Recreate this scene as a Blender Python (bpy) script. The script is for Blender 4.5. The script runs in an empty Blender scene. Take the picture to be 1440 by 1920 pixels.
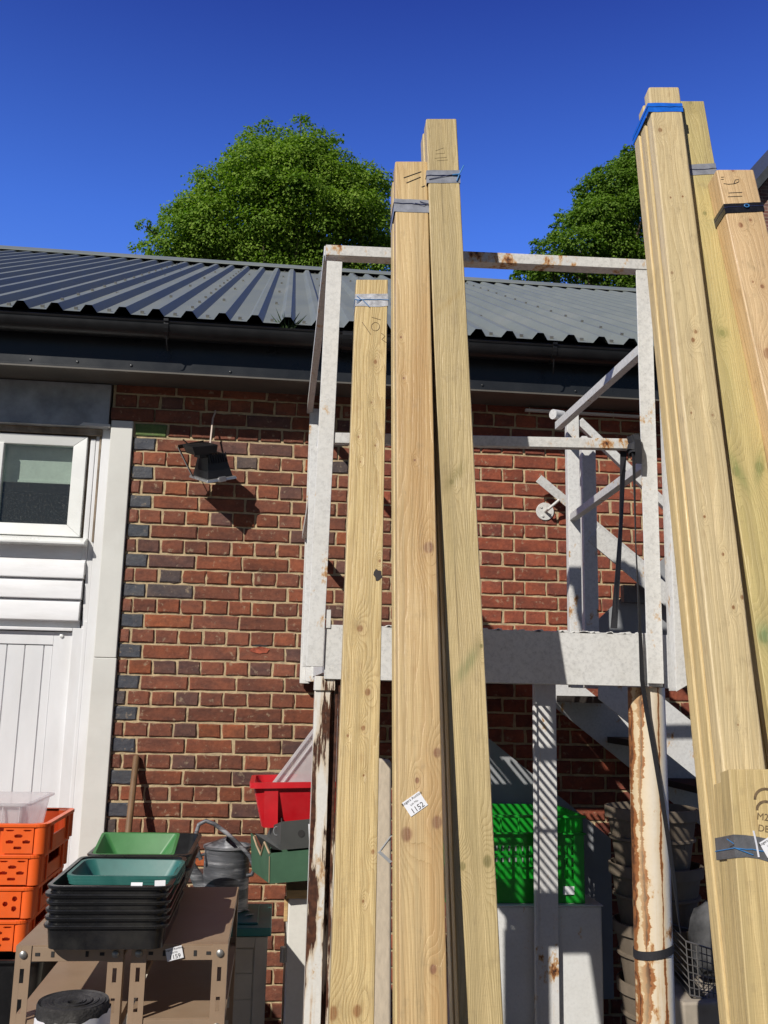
import bpy, bmesh, math, random
import numpy as np
from mathutils import Vector, Matrix, Euler
random.seed(7); rng = np.random.default_rng(7)
S = bpy.context.scene; COL = S.collection; D = bpy.data
R = math.radians

# ------------------------------------------------------------------ camera (solved from the brick courses of the wall)
F_PX, CX, CY, EYE = 1800.0, .667082, -4.875706, 1.65
YAW, PITCH, ROLL = .1053905, .1862463, .0220747
_cy, _sy, _cp, _sp, _cr, _sr = math.cos(YAW), math.sin(YAW), math.cos(PITCH), math.sin(PITCH), math.cos(ROLL), math.sin(ROLL)
_F = Vector((_sy*_cp, _cy*_cp, _sp)); _r0 = Vector((_cy, -_sy, 0)); _u0 = _r0.cross(_F)
_r = _cr*_r0 + _sr*_u0; _u = -_sr*_r0 + _cr*_u0
CAMP = Vector((CX, CY, EYE))
def at(x, y, Y=None, Z=None, X=None):
    """where the sight line through photo pixel (x, y) meets the plane Y=.. / Z=.. / X=.. (metres)"""
    v = (x-720)/F_PX*_r + (960-y)/F_PX*_u + _F
    if Y is not None: t = (Y-CAMP.y)/v.y
    elif Z is not None: t = (Z-CAMP.z)/v.z
    else: t = (X-CAMP.x)/v.x
    return CAMP + t*v
cd = D.cameras.new('camera'); cam = D.objects.new('camera', cd); COL.objects.link(cam)
cd.sensor_fit = 'VERTICAL'; cd.sensor_height = 24; cd.lens = 24*F_PX/1920
cd.clip_start = .05; cd.clip_end = 2000
cam.matrix_world = Matrix(((_r.x, _u.x, -_F.x, CAMP.x), (_r.y, _u.y, -_F.y, CAMP.y), (_r.z, _u.z, -_F.z, CAMP.z), (0, 0, 0, 1)))
S.camera = cam

# ------------------------------------------------------------------ light
LD = Vector((.81, 1.0, -.93)).normalized()          # the way the sunlight travels
SUN_EL = math.asin(-LD.z); SUN_AZ = math.atan2(-LD.x, -LD.y)
w = D.worlds.new('World'); S.world = w; w.use_nodes = True
nt = w.node_tree; nt.nodes.clear()
sky = nt.nodes.new('ShaderNodeTexSky'); sky.sky_type = 'NISHITA'; sky.sun_disc = False
sky.sun_elevation = SUN_EL; sky.sun_rotation = SUN_AZ % (2*math.pi)
sky.altitude = 300; sky.air_density = 1.0; sky.dust_density = 0.; sky.ozone_density = 4.0
mx = nt.nodes.new('ShaderNodeMix'); mx.data_type = 'RGBA'; mx.blend_type = 'MULTIPLY'; mx.inputs['Factor'].default_value = 1
tcw = nt.nodes.new('ShaderNodeTexCoord'); sxw = nt.nodes.new('ShaderNodeSeparateXYZ'); rpw = nt.nodes.new('ShaderNodeValToRGB')
nt.links.new(tcw.outputs['Generated'], sxw.inputs[0]); nt.links.new(sxw.outputs[2], rpw.inputs[0])
for i_, (p_, c_) in enumerate(((.0, (1.4, 1.7, 2.3)), (.22, (1.15, 1.5, 2.3)), (.45, (.66, 1.02, 2.10)), (.63, (.33, .46, 1.34)))):
    if i_ > 1: rpw.color_ramp.elements.new(.5)
    e_ = rpw.color_ramp.elements[i_]; e_.position = p_; e_.color = (*c_, 1)
# sky half behind the camera dimmed, less blue, to cut fill on the facade
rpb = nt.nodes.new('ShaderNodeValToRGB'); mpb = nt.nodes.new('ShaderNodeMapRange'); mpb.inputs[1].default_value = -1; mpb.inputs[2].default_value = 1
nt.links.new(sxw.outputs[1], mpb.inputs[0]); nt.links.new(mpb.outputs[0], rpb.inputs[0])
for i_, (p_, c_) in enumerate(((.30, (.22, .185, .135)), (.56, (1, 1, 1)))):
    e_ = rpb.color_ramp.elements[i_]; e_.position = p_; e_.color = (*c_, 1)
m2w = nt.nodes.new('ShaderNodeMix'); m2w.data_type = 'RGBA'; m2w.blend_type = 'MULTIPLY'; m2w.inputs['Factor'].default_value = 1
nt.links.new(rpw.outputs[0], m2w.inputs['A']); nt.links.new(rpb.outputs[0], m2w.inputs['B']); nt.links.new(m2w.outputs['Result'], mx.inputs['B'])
bg = nt.nodes.new('ShaderNodeBackground'); bg.inputs['Strength'].default_value = .105
wo = nt.nodes.new('ShaderNodeOutputWorld')
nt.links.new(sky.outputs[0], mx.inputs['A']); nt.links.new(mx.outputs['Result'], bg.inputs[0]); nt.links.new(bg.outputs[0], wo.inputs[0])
sl = D.lights.new('sun', 'SUN'); sl.energy = 4.6; sl.angle = R(.53); sl.color = (1, .955, .885)
so = D.objects.new('sun', sl); COL.objects.link(so); so.location = (-6, -12, 12)
so.rotation_euler = LD.to_track_quat('-Z', 'Y').to_euler()
S.view_settings.view_transform = 'Standard'; S.view_settings.look = 'None'
S.view_settings.exposure = -.02; S.view_settings.gamma = 1
S.render.engine = 'CYCLES'

# ------------------------------------------------------------------ mesh builder
class MB:
    def __init__(s): s.v = []; s.f = []; s.m = []; s.uv = {}; s.col = None; s.mi = 0
    def add(s, vs, fs):
        o = len(s.v); s.v += [Vector(v) for v in vs]
        for f in fs: s.f.append(tuple(i+o for i in f)); s.m.append(s.mi)
        return s
    def box(s, c, d, rot=None):
        c = Vector(c); h = Vector(d)/2
        P = [Vector((x*h.x, y*h.y, z*h.z)) for x in (-1, 1) for y in (-1, 1) for z in (-1, 1)]
        if rot is not None:
            q = rot if isinstance(rot, Matrix) else Euler(rot).to_matrix()
            P = [q @ p for p in P]
        return s.add([c+p for p in P], [(0, 1, 3, 2), (4, 6, 7, 5), (0, 4, 5, 1), (2, 3, 7, 6), (0, 2, 6, 4), (1, 5, 7, 3)])
    def b2(s, lo, hi):
        lo = Vector(lo); hi = Vector(hi); return s.box((lo+hi)/2, hi-lo)
    def hexa(s, P):   # 8 points: bottom 0-3 (ccw), top 4-7
        return s.add(P, [(3, 2, 1, 0), (4, 5, 6, 7), (0, 1, 5, 4), (1, 2, 6, 5), (2, 3, 7, 6), (3, 0, 4, 7)])
    def bar(s, a, b, wx, wy, up=(0, 0, 1), off=(0, 0)):
        """rectangular bar from a to b; wx along side, wy along 'up'"""
        a = Vector(a); b = Vector(b); d = (b-a).normalized(); u = Vector(up); u = (u-u.dot(d)*d).normalized(); r = d.cross(u)
        o = r*off[0]+u*off[1]
        P = []
        for e in (a, b): P += [e+o-r*wx/2-u*wy/2, e+o+r*wx/2-u*wy/2, e+o+r*wx/2+u*wy/2, e+o-r*wx/2+u*wy/2]
        return s.hexa(P)
    def prism(s, poly, vec):
        n = len(poly); vec = Vector(vec); A = [Vector(p) for p in poly]
        return s.add(A+[p+vec for p in A], [tuple(range(n))[::-1], tuple(range(n, 2*n))]+[(i, (i+1) % n, n+(i+1) % n, n+i) for i in range(n)])
    def tube(s, path, r, n=10, closed=False, caps=True):
        P = [Vector(p) for p in path]; m = len(P); rr = r if isinstance(r, (list, tuple)) else [r]*m
        vs = []; ref = None
        for i in range(m):
            if closed: d = (P[(i+1) % m]-P[i-1])
            else: d = (P[min(i+1, m-1)]-P[max(i-1, 0)])
            d.normalize()
            if ref is None: ref = d.orthogonal().normalized()
            else: ref = (ref-ref.dot(d)*d); ref = ref.normalized() if ref.length > 1e-6 else d.orthogonal().normalized()
            q = d.cross(ref)
            for k in range(n):
                a = 2*math.pi*k/n; vs.append(P[i]+rr[i]*(math.cos(a)*ref+math.sin(a)*q))
        fs = []
        for i in range(m if closed else m-1):
            j = (i+1) % m
            for k in range(n): fs.append((i*n+k, i*n+(k+1) % n, j*n+(k+1) % n, j*n+k))
        if caps and not closed: fs += [tuple(range(n))[::-1], tuple(range((m-1)*n, m*n))]
        return s.add(vs, fs)
    def lathe(s, prof, c=(0, 0, 0), n=28, jit=None, axis=None):
        c = Vector(c); vs = []; m = len(prof)
        for (r, z) in prof:
            for k in range(n):
                a = 2*math.pi*k/n; p = Vector((r*math.cos(a), r*math.sin(a), z))
                if axis is not None: p = axis @ p
                vs.append(c+p)
        fs = [(i*n+k, i*n+(k+1) % n, (i+1)*n+(k+1) % n, (i+1)*n+k) for i in range(m-1) for k in range(n)]
        if prof[0][0] > 1e-6: fs.append(tuple(range(n))[::-1])
        if prof[-1][0] > 1e-6: fs.append(tuple(range((m-1)*n, m*n)))
        return s.add(vs, fs)
    def ribbon(s, path, wv, t=.0015):
        """strap along path, wv = width vector(s), t = thickness"""
        P = [Vector(p) for p in path]; m = len(P); vs = []
        for i in range(m):
            d = (P[min(i+1, m-1)]-P[max(i-1, 0)]).normalized()
            W = Vector(wv[i]) if isinstance(wv, list) else Vector(wv)
            nrm = d.cross(W).normalized()*t/2
            vs += [P[i]-W/2-nrm, P[i]+W/2-nrm, P[i]+W/2+nrm, P[i]-W/2+nrm]
        fs = []
        for i in range(m-1):
            for k in range(4): fs.append((i*4+k, i*4+(k+1) % 4, i*4+4+(k+1) % 4, i*4+4+k))
        fs += [(3, 2, 1, 0), tuple(range(4*m-4, 4*m))]
        return s.add(vs, fs)
    def rrect(s, w_, d_, r, n=5):
        out = []
        for (sx, sy, a0) in ((1, 1, 0), (-1, 1, 90), (-1, -1, 180), (1, -1, 270)):
            for k in range(n+1):
                a = R(a0+90*k/n); out.append((sx*(w_/2-r)+r*math.cos(a), sy*(d_/2-r)+r*math.sin(a)))
        return out
    def tray(s, c, w_, d_, h, taper=.02, t=.003, lip=.012, r=.03, M=None, floor=True, lipdrop=.008):
        """open tub: outer wall, lip, inner wall, floor; c = centre of its base"""
        M = M or Matrix.Identity(3); c = Vector(c)
        loops = [(w_-2*taper, d_-2*taper, 0), (w_, d_, h-lipdrop), (w_+2*lip, d_+2*lip, h-lipdrop), (w_+2*lip, d_+2*lip, h), (w_-2*t, d_-2*t, h), (w_-2*taper-2*t, d_-2*taper-2*t, t)]
        vs = []; n = None
        for (a, b, z) in loops:
            L = s.rrect(a, b, r); n = len(L)
            vs += [c+M @ Vector((x, y, z)) for x, y in L]
        fs = [(i*n+k, i*n+(k+1) % n, (i+1)*n+(k+1) % n, (i+1)*n+k) for i in range(len(loops)-1) for k in range(n)]
        fs.append(tuple(range(n))[::-1])
        if floor: fs.append(tuple(range((len(loops)-1)*n, len(loops)*n)))
        return s.add(vs, fs)
    def build(s, name, mat, parent=None, smooth=False, bevel=0, bseg=2, auto=None, solid=0):
        org = Vector(parent['_o']) if parent is not None and '_o' in parent.keys() else Vector((0, 0, 0))
        me = D.meshes.new(name); me.from_pydata([v-org for v in s.v], [], s.f); 
        mats = mat if isinstance(mat, (list, tuple)) else [mat]
        for m in mats: me.materials.append(m)
        if len(mats) > 1: me.polygons.foreach_set('material_index', s.m)
        if s.uv:
            ul = me.uv_layers.new(name='UVMap')
            for pi, p in enumerate(me.polygons):
                if pi in s.uv:
                    for li, c in zip(p.loop_indices, s.uv[pi]): ul.data[li].uv = c
        if s.col is not None:
            ca = me.color_attributes.new('Col', 'FLOAT_COLOR', 'POINT')
            ca.data.foreach_set('color', np.asarray(s.col, dtype=np.float32).ravel())
        me.update()
        if not s.uv and s.col is None:
            bm = bmesh.new(); bm.from_mesh(me); bmesh.ops.recalc_face_normals(bm, faces=bm.faces)
            bm.to_mesh(me); bm.free()
        o = D.objects.new(name, me); COL.objects.link(o)
        if parent is not None: o.parent = parent; o['_o'] = tuple(org)
        else: o['_o'] = (0., 0., 0.)
        if bevel:
            b = o.modifiers.new('bevel', 'BEVEL'); b.width = bevel; b.segments = bseg; b.limit_method = 'ANGLE'; b.angle_limit = R(40)
        if smooth or bevel:
            me.polygons.foreach_set('use_smooth', [True]*len(me.polygons))
            if bevel and not smooth:
                wn = o.modifiers.new('wn', 'WEIGHTED_NORMAL'); wn.keep_sharp = True
            if smooth:
                try: me.set_sharp_from_angle(angle=R(auto or 40))
                except Exception: pass
        return o
def thing(name, label, cat, loc=(0, 0, 0), group=None):
    o = D.objects.new(name, None); COL.objects.link(o); o.location = loc; o['_o'] = tuple(loc); o.empty_display_size = .1
    return tag(o, label, cat, group)
def tag(o, label=None, cat=None, group=None, kind=None):
    if label: o['label'] = label
    if cat: o['category'] = cat
    if group: o['group'] = group
    if kind: o['kind'] = kind
    return o
def copy_tree(o, loc, rz=0, label=None):
    c = o.copy(); COL.objects.link(c); c.location = loc; c.rotation_euler = (0, 0, rz)
    if label: c['label'] = label
    for ch in [x for x in D.objects if x.parent == o]:
        d = ch.copy(); COL.objects.link(d); d.parent = c
        for g in [x for x in D.objects if x.parent == ch]:
            e = g.copy(); COL.objects.link(e); e.parent = d
    return c
def text_mesh(txt, size, M, t=.0004):
    """flat lettering; M maps (x, y, 0) text space to the world"""
    cu = D.curves.new('lettering', 'FONT'); cu.body = txt; cu.size = size; cu.align_x = 'CENTER'; cu.align_y = 'CENTER'; cu.extrude = t/2; cu.resolution_u = 3
    ob = D.objects.new('lettering', cu); COL.objects.link(ob)
    dg = bpy.context.evaluated_depsgraph_get(); me = D.meshes.new_from_object(ob.evaluated_get(dg))
    mb = MB(); mb.add([M @ v.co for v in me.vertices], [tuple(p.vertices) for p in me.polygons])
    D.objects.remove(ob); D.curves.remove(cu); D.meshes.remove(me)
    return mb

# ------------------------------------------------------------------ materials
class NT:
    def __init__(s, name):
        s.m = D.materials.new(name); s.m.use_nodes = True; s.t = s.m.node_tree; s.n = s.t.nodes; s.l = s.t.links
        s.p = s.n['Principled BSDF']; s.out = s.n['Material Output']
    def new(s, k): return s.n.new('ShaderNode'+k)
    def put(s, inp, v):
        if isinstance(v, bpy.types.NodeSocket): s.l.new(v, inp)
        elif v is not None:
            if hasattr(inp, 'default_value') and not isinstance(v, (int, float)) and len(v) == 3 and inp.type == 'RGBA': v = (*v, 1)
            inp.default_value = v
    def math(s, op, a, b=None, c=None, clamp=False):
        n = s.new('Math'); n.operation = op; n.use_clamp = clamp
        s.put(n.inputs[0], a)
        if b is not None: s.put(n.inputs[1], b)
        if c is not None: s.put(n.inputs[2], c)
        return n.outputs[0]
    def coord(s, which='Object'): return s.new('TexCoord').outputs[which]
    def mapping(s, v, scale=(1, 1, 1), loc=(0, 0, 0), rot=(0, 0, 0)):
        n = s.new('Mapping'); s.put(n.inputs['Vector'], v); n.inputs['Scale'].default_value = scale; n.inputs['Location'].default_value = loc; n.inputs['Rotation'].default_value = rot
        return n.outputs[0]
    def noise(s, v, scale, detail=4, rough=.55, dist=0, col=False):
        n = s.new('TexNoise'); s.put(n.inputs['Vector'], v); n.inputs['Scale'].default_value = scale; n.inputs['Detail'].default_value = detail
        n.inputs['Roughness'].default_value = rough; n.inputs['Distortion'].default_value = dist
        return n.outputs['Color' if col else 'Fac']
    def voro(s, v, scale, feat='F1', out='Distance', rnd=1):
        n = s.new('TexVoronoi'); n.feature = feat; s.put(n.inputs['Vector'], v); n.inputs['Scale'].default_value = scale; n.inputs['Randomness'].default_value = rnd
        return n.outputs[out]
    def ramp(s, f, stops, interp='LINEAR'):
        n = s.new('ValToRGB'); s.put(n.inputs[0], f); n.color_ramp.interpolation = interp; e = n.color_ramp.elements
        while len(e) < len(stops): e.new(.5)
        for i, (p, c) in enumerate(stops):
            e[i].position = p; e[i].color = (c, c, c, 1) if isinstance(c, (int, float)) else (*c, 1)
        return n.outputs[0]
    def mix(s, f, a, b, mode='MIX'):
        n = s.new('Mix'); n.data_type = 'RGBA'; n.blend_type = mode
        s.put(n.inputs['Factor'], f); s.put(n.inputs['A'], a); s.put(n.inputs['B'], b)
        return n.outputs['Result']
    def bump(s, h, strength=.3, dist=.01):
        n = s.new('Bump'); n.inputs['Strength'].default_value = strength; n.inputs['Distance'].default_value = dist
        s.put(n.inputs['Height'], h); s.l.new(n.outputs[0], s.p.inputs['Normal']); return n
    def fin(s, col=None, rough=None, metal=None, spec=None):
        s.put(s.p.inputs['Base Color'], col)
        if rough is not None: s.put(s.p.inputs['Roughness'], rough)
        if metal is not None: s.put(s.p.inputs['Metallic'], metal)
        if spec is not None: s.put(s.p.inputs['Specular IOR Level'], spec)
        return s.m

def plain(name, c, rough=.5, metal=0, var=.12, scale=18, spec=.5, bump=0, dirt=None, dirt_amt=.4, stretch=(1, 1, 1)):
    t = NT(name); o = t.mapping(t.coord(), stretch)
    n = t.noise(o, scale, 5, .6)
    c2 = tuple(x*(1-var) for x in c); c3 = tuple(min(1, x*(1+var)) for x in c)
    col = t.ramp(n, [(.3, c2), (.7, c3)])
    if dirt:
        d = t.noise(t.mapping(t.coord(), stretch, (3, 1, 7)), scale*.35, 8, .7)
        col = t.mix(t.math('MULTIPLY', t.ramp(d, [(.48, 0.), (.68, 1.)]), dirt_amt), col, dirt)
    if bump: t.bump(t.noise(o, scale*6, 4), bump, .004)
    rr = t.ramp(n, [(.2, max(0, rough-.08)), (.8, min(1, rough+.1))])
    return t.fin(col, rr, metal, spec)

def rust_paint(name, base=(.74, .73, .70), grey=.35, rust=.0, streak=.0, peel=None, seed=0., drip=(.33, .13, .045), rough=.45, seams=()):
    t = NT(name); o = t.coord(); om = t.mapping(o, (1, 1, 1), (seed, seed*.7, seed*1.3))
    n1 = t.noise(om, 75, 8, .75); n2 = t.noise(om, 6, 5, .6); n3 = t.noise(om, 150, 4, .7)
    g = t.math('MULTIPLY', t.ramp(n1, [(.45, 0.), (.68, 1.)]), grey)
    col = t.mix(g, base, tuple(x*.52 for x in base))
    col = t.mix(t.math('MULTIPLY', t.ramp(n2, [(.4, 0.), (.75, 1.)]), .22), col, (.52, .48, .40))
    sp = t.math('MULTIPLY', t.ramp(n3, [(.62, 0.), (.72, 1.)]), .35*grey+.05); col = t.mix(sp, col, (.2, .18, .16))
    if streak:
        st = t.noise(t.mapping(o, (30, 30, 1.1), (seed*3, seed, seed)), 1.0, 6, .65)
        br = t.noise(om, 9, 5, .6)
        f = t.math('ADD', t.math('MULTIPLY', st, .75), t.math('MULTIPLY', br, .25))
        lo = .62-.12*streak
        col = t.mix(t.math('MULTIPLY', t.ramp(f, [(lo, 0.), (lo+.10, 1.)]), .75), col, (.62, .43, .22))
        col = t.mix(t.ramp(f, [(lo+.05, 0.), (lo+.11, 1.)]), col, drip)
        col = t.mix(t.ramp(f, [(lo+.11, 0.), (lo+.17, 1.)]), col, (.055, .024, .014))
    h = n1
    if seams:
        sp3 = t.new('SeparateXYZ'); t.put(sp3.inputs[0], o); zz = sp3.outputs[2]
        for i, (x0, wd, st0) in enumerate(seams):
            cz = t.new('CombineXYZ'); cz.inputs[0].default_value = seed+7*i; t.put(cz.inputs[2], zz)
            wig = t.noise(cz.outputs[0], 3.2, 5, .62); wv = t.noise(cz.outputs[0], 7.5, 5, .7); rag = t.noise(om, 45, 6, .7)
            dx = t.math('ABSOLUTE', t.math('SUBTRACT', t.math('ADD', sp3.outputs[0], t.math('MULTIPLY', t.math('SUBTRACT', wig, .5), .035)), x0))
            st2 = t.math('SUBTRACT', 1.0, t.math('DIVIDE', dx, wd*2.6)); col = t.mix(t.math('MULTIPLY', t.math('MAXIMUM', st2, 0.), .8), col, (.68, .52, .30))
            wloc = t.math('MULTIPLY', t.ramp(wv, [(.40, .02), (.52, .35), (.66, 1.15)]), wd)
            q = t.math('SUBTRACT', 1.0, t.math('DIVIDE', dx, t.math('ADD', wloc, .0015)))
            q = t.math('ADD', q, t.math('MULTIPLY', t.math('SUBTRACT', rag, .5), 1.3))
            q = t.math('MULTIPLY', q, st0)
            col = t.mix(t.ramp(q, [(-.12, 0.), (.02, .8)]), col, (.58, .36, .16)); col = t.mix(t.ramp(q, [(.06, 0.), (.22, 1.)]), col, drip); col = t.mix(t.ramp(q, [(.62, 0.), (.85, .9)]), col, (.085, .034, .018))
    if rust:
        q = t.noise(t.mapping(o, (1, 1, .6), (seed*2, 5, seed)), 13, 8, .68)
        lo = .69-.14*rust
        col = t.mix(t.ramp(q, [(lo-.05, 0.), (lo, 1.)]), col, (.58, .38, .19))
        col = t.mix(t.ramp(q, [(lo-.01, 0.), (lo+.03, 1.)]), col, drip)
        col = t.mix(t.ramp(q, [(lo+.03, 0.), (lo+.06, 1.)]), col, (.06, .028, .018))
    if peel:
        q = t.noise(t.mapping(o, (17, 17, 2.1), (seed*2, 2, seed)), 1.0, 9, .62)
        e = t.ramp(q, [(peel-.012, 0.), (peel+.006, 1.)])
        col = t.mix(t.ramp(q, [(peel-.07, 0.), (peel-.01, .8)]), col, (.60, .46, .30))
        col = t.mix(e, col, t.ramp(t.noise(om, 60, 5), [(.35, (.045, .018, .011)), (.7, (.13, .05, .025))]))
        h = t.math('SUBTRACT', 1.0, e)
        t.bump(h, .6, .004)
    else: t.bump(n1, .12, .003)
    return t.fin(col, t.ramp(n2, [(.2, rough-.1), (.8, rough+.2)]), 0, .4)

def wood(name, light, dark, knots=(), seed=0., ring=24., contrast=.55, green=0., brown=0., tiny=.35, patch=(.30, .27, .10), kn=(.27, .115, .038), sheen=.0, smudge=()):
    t = NT(name); uv = t.coord('UV'); sx = t.new('SeparateXYZ'); t.put(sx.inputs[0], uv); u, v = sx.outputs[0], sx.outputs[1]
    cu = t.new('CombineXYZ'); t.put(cu.inputs[0], t.math('MULTIPLY', u, 9.0)); t.put(cu.inputs[1], t.math('MULTIPLY', v, .8)); cu.inputs[2].default_value = seed
    slow = t.noise(cu.outputs[0], 1.0, 2, .5)
    cu2 = t.new('CombineXYZ'); t.put(cu2.inputs[0], t.math('MULTIPLY', u, 60.)); t.put(cu2.inputs[1], t.math('MULTIPLY', v, 7.)); cu2.inputs[2].default_value = seed+4
    wob = t.noise(cu2.outputs[0], 1.0, 4, .6)
    fld = t.math('ADD', t.math('MULTIPLY', u, 5.0), t.math('MULTIPLY', slow, .85))
    fld = t.math('ADD', fld, t.math('MULTIPLY', wob, .045))
    kmask = None; halo = None
    for (ku, kv, kr) in knots:
        du = t.math('DIVIDE', t.math('SUBTRACT', u, ku), kr); dv = t.math('DIVIDE', t.math('SUBTRACT', v, kv), kr)
        d2 = t.math('ADD', t.math('MULTIPLY', du, du), t.math('MULTIPLY', t.math('MULTIPLY', dv, dv), .62))
        d2w = t.math('ADD', d2, t.math('MULTIPLY', t.math('SUBTRACT', wob, .5), .9))
        far = t.math('ADD', t.math('MULTIPLY', t.math('MULTIPLY', du, du), .16), t.math('MULTIPLY', t.math('MULTIPLY', dv, dv), .035))
        g = t.math('EXPONENT', t.math('MULTIPLY', far, -1.0))
        fld = t.math('ADD', fld, t.math('MULTIPLY', g, .17+5*kr))
        km = t.math('SUBTRACT', 1.0, t.math('MULTIPLY', t.math('SUBTRACT', d2w, .45), 1.4), clamp=True)
        hm = t.math('EXPONENT', t.math('MULTIPLY', d2w, -.42))
        kmask = km if kmask is None else t.math('MAXIMUM', kmask, km)
        halo = hm if halo is None else t.math('MAXIMUM', halo, hm)
    rg = t.math('FRACT', t.math('MULTIPLY', fld, ring))
    rg = t.ramp(rg, [(0., .0), (.45, .12), (.80, .75), (.90, 1.), (.97, .8), (1., 0.)])
    cu3 = t.new('CombineXYZ'); t.put(cu3.inputs[0], t.math('MULTIPLY', u, 420.)); t.put(cu3.inputs[1], t.math('MULTIPLY', v, 9.)); cu3.inputs[2].default_value = seed
    fine = t.noise(cu3.outputs[0], 1.0, 3, .6)
    cu4 = t.new('CombineXYZ'); t.put(cu4.inputs[0], t.math('MULTIPLY', u, 14.)); t.put(cu4.inputs[1], t.math('MULTIPLY', v, 2.6)); cu4.inputs[2].default_value = seed+9
    blot = t.noise(cu4.outputs[0], 1.0, 5, .6)
    f = t.math('MULTIPLY', t.math('ADD', t.math('MULTIPLY', rg, .72), t.math('MULTIPLY', t.ramp(fine, [(.40, 0.), (.66, 1.)]), .70)), contrast, clamp=True)
    f = t.math('MULTIPLY', f, t.ramp(blot, [(.3, .55), (.65, 1.2)]))
    col = t.mix(f, light, dark)
    col = t.mix(t.ramp(blot, [(.38, 0.), (.72, .30+green*.4)]), col, tuple(.5*(a+b) for a, b in zip(light, patch)))
    if brown:
        cu5 = t.new('CombineXYZ'); t.put(cu5.inputs[0], t.math('MULTIPLY', u, 8.)); t.put(cu5.inputs[1], t.math('MULTIPLY', v, .9)); cu5.inputs[2].default_value = seed+21
        bb = t.noise(cu5.outputs[0], 1.0, 4, .55)
        col = t.mix(t.math('MULTIPLY', t.ramp(bb, [(.40, 0.), (.62, 1.)]), brown), col, (.40, .215, .075))
    if tiny:
        cv = t.new('CombineXYZ'); t.put(cv.inputs[0], t.math('MULTIPLY', u, 20.)); t.put(cv.inputs[1], t.math('MULTIPLY', v, 11.)); cv.inputs[2].default_value = seed
        vd = t.voro(cv.outputs[0], 1.0)
        col = t.mix(t.math('MULTIPLY', t.ramp(vd, [(.0, 1.), (.10, .6), (.2, 0.)]), tiny), col, kn)
    if kmask is not None:
        col = t.mix(t.math('MULTIPLY', halo, .38), col, tuple(.55*a+.45*b for a, b in zip(dark, kn)))
        kr_ = t.math('FRACT', t.math('MULTIPLY', fld, ring*2.2))
        kc = t.mix(t.math('MULTIPLY', kr_, .5), kn, tuple(x*.45 for x in kn))
        col = t.mix(t.math('MULTIPLY', kmask, .95), col, kc)
    cu6 = t.new('CombineXYZ'); t.put(cu6.inputs[0], t.math('MULTIPLY', u, 46.)); t.put(cu6.inputs[1], t.math('MULTIPLY', v, .55)); cu6.inputs[2].default_value = seed+33
    stk_ = t.noise(cu6.outputs[0], 1.0, 5, .65)
    col = t.mix(t.ramp(stk_, [(.40, .42), (.52, 0.)]), col, tuple(a*.62 for a in light)); col = t.mix(t.ramp(stk_, [(.53, 0.), (.68, .42)]), col, tuple(min(.85, a*1.25) for a in light))
    cu7 = t.new('CombineXYZ'); t.put(cu7.inputs[0], t.math('MULTIPLY', u, 120.)); t.put(cu7.inputs[1], t.math('MULTIPLY', v, .75)); cu7.inputs[2].default_value = seed+51
    crk = t.noise(cu7.outputs[0], 1.0, 3, .5); col = t.mix(t.ramp(crk, [(.715, 0.), (.745, .7)]), col, (.09, .055, .025))          # drying splits
    cu8 = t.new('CombineXYZ'); t.put(cu8.inputs[0], t.math('MULTIPLY', u, 40.)); t.put(cu8.inputs[1], t.math('MULTIPLY', v, 330.)); cu8.inputs[2].default_value = seed+61
    saw = t.noise(cu8.outputs[0], 1.0, 2, .5); col = t.mix(t.ramp(saw, [(.5, 0.), (.7, .16)]), col, tuple(a*.6 for a in light))      # saw marks
    cu9 = t.new('CombineXYZ'); t.put(cu9.inputs[0], t.math('MULTIPLY', u, 26.)); t.put(cu9.inputs[1], t.math('MULTIPLY', v, 13.)); cu9.inputs[2].default_value = seed+71
    grm = t.noise(cu9.outputs[0], 1.0, 8, .7); col = t.mix(t.ramp(grm, [(.56, 0.), (.70, .38)]), col, (.27, .205, .115))             # handling dirt
    for (su, sv, ru, rv, sl_, sc_) in smudge:
        dv = t.math('SUBTRACT', t.math('SUBTRACT', v, sv), t.math('MULTIPLY', t.math('SUBTRACT', u, su), sl_)); du = t.math('SUBTRACT', u, su)
        q = t.math('ADD', t.math('POWER', t.math('ABSOLUTE', t.math('DIVIDE', du, ru)), 2.0), t.math('POWER', t.math('ABSOLUTE', t.math('DIVIDE', dv, rv)), 2.0))
        q = t.math('EXPONENT', t.math('MULTIPLY', t.math('ADD', q, t.math('MULTIPLY', t.math('SUBTRACT', wob, .5), 1.6)), -1.0))
        col = t.mix(t.math('MULTIPLY', t.math('MINIMUM', q, 1.0), t.ramp(fine, [(.3, .35), (.65, .95)])), col, sc_)
    col = t.mix(1., col, (1.07, 1.05, .99), 'MULTIPLY')
    # small dark dirt flecks
    fl = t.noise(cu2.outputs[0], 3.1, 6, .7)
    col = t.mix(t.math('MULTIPLY', t.ramp(fl, [(.63, 0.), (.72, 1.)]), .5), col, (.13, .095, .055))
    b = t.new('Bump'); b.inputs['Strength'].default_value = .55; b.inputs['Distance'].default_value = .003
    t.put(b.inputs['Height'], t.math('ADD', t.math('MULTIPLY', fine, .6), t.math('MULTIPLY', rg, -.35))); t.l.new(b.outputs[0], t.p.inputs['Normal'])
    return t.fin(col, t.ramp(blot, [(.3, .36-sheen), (.7, .56)]), 0, .45)

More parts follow.
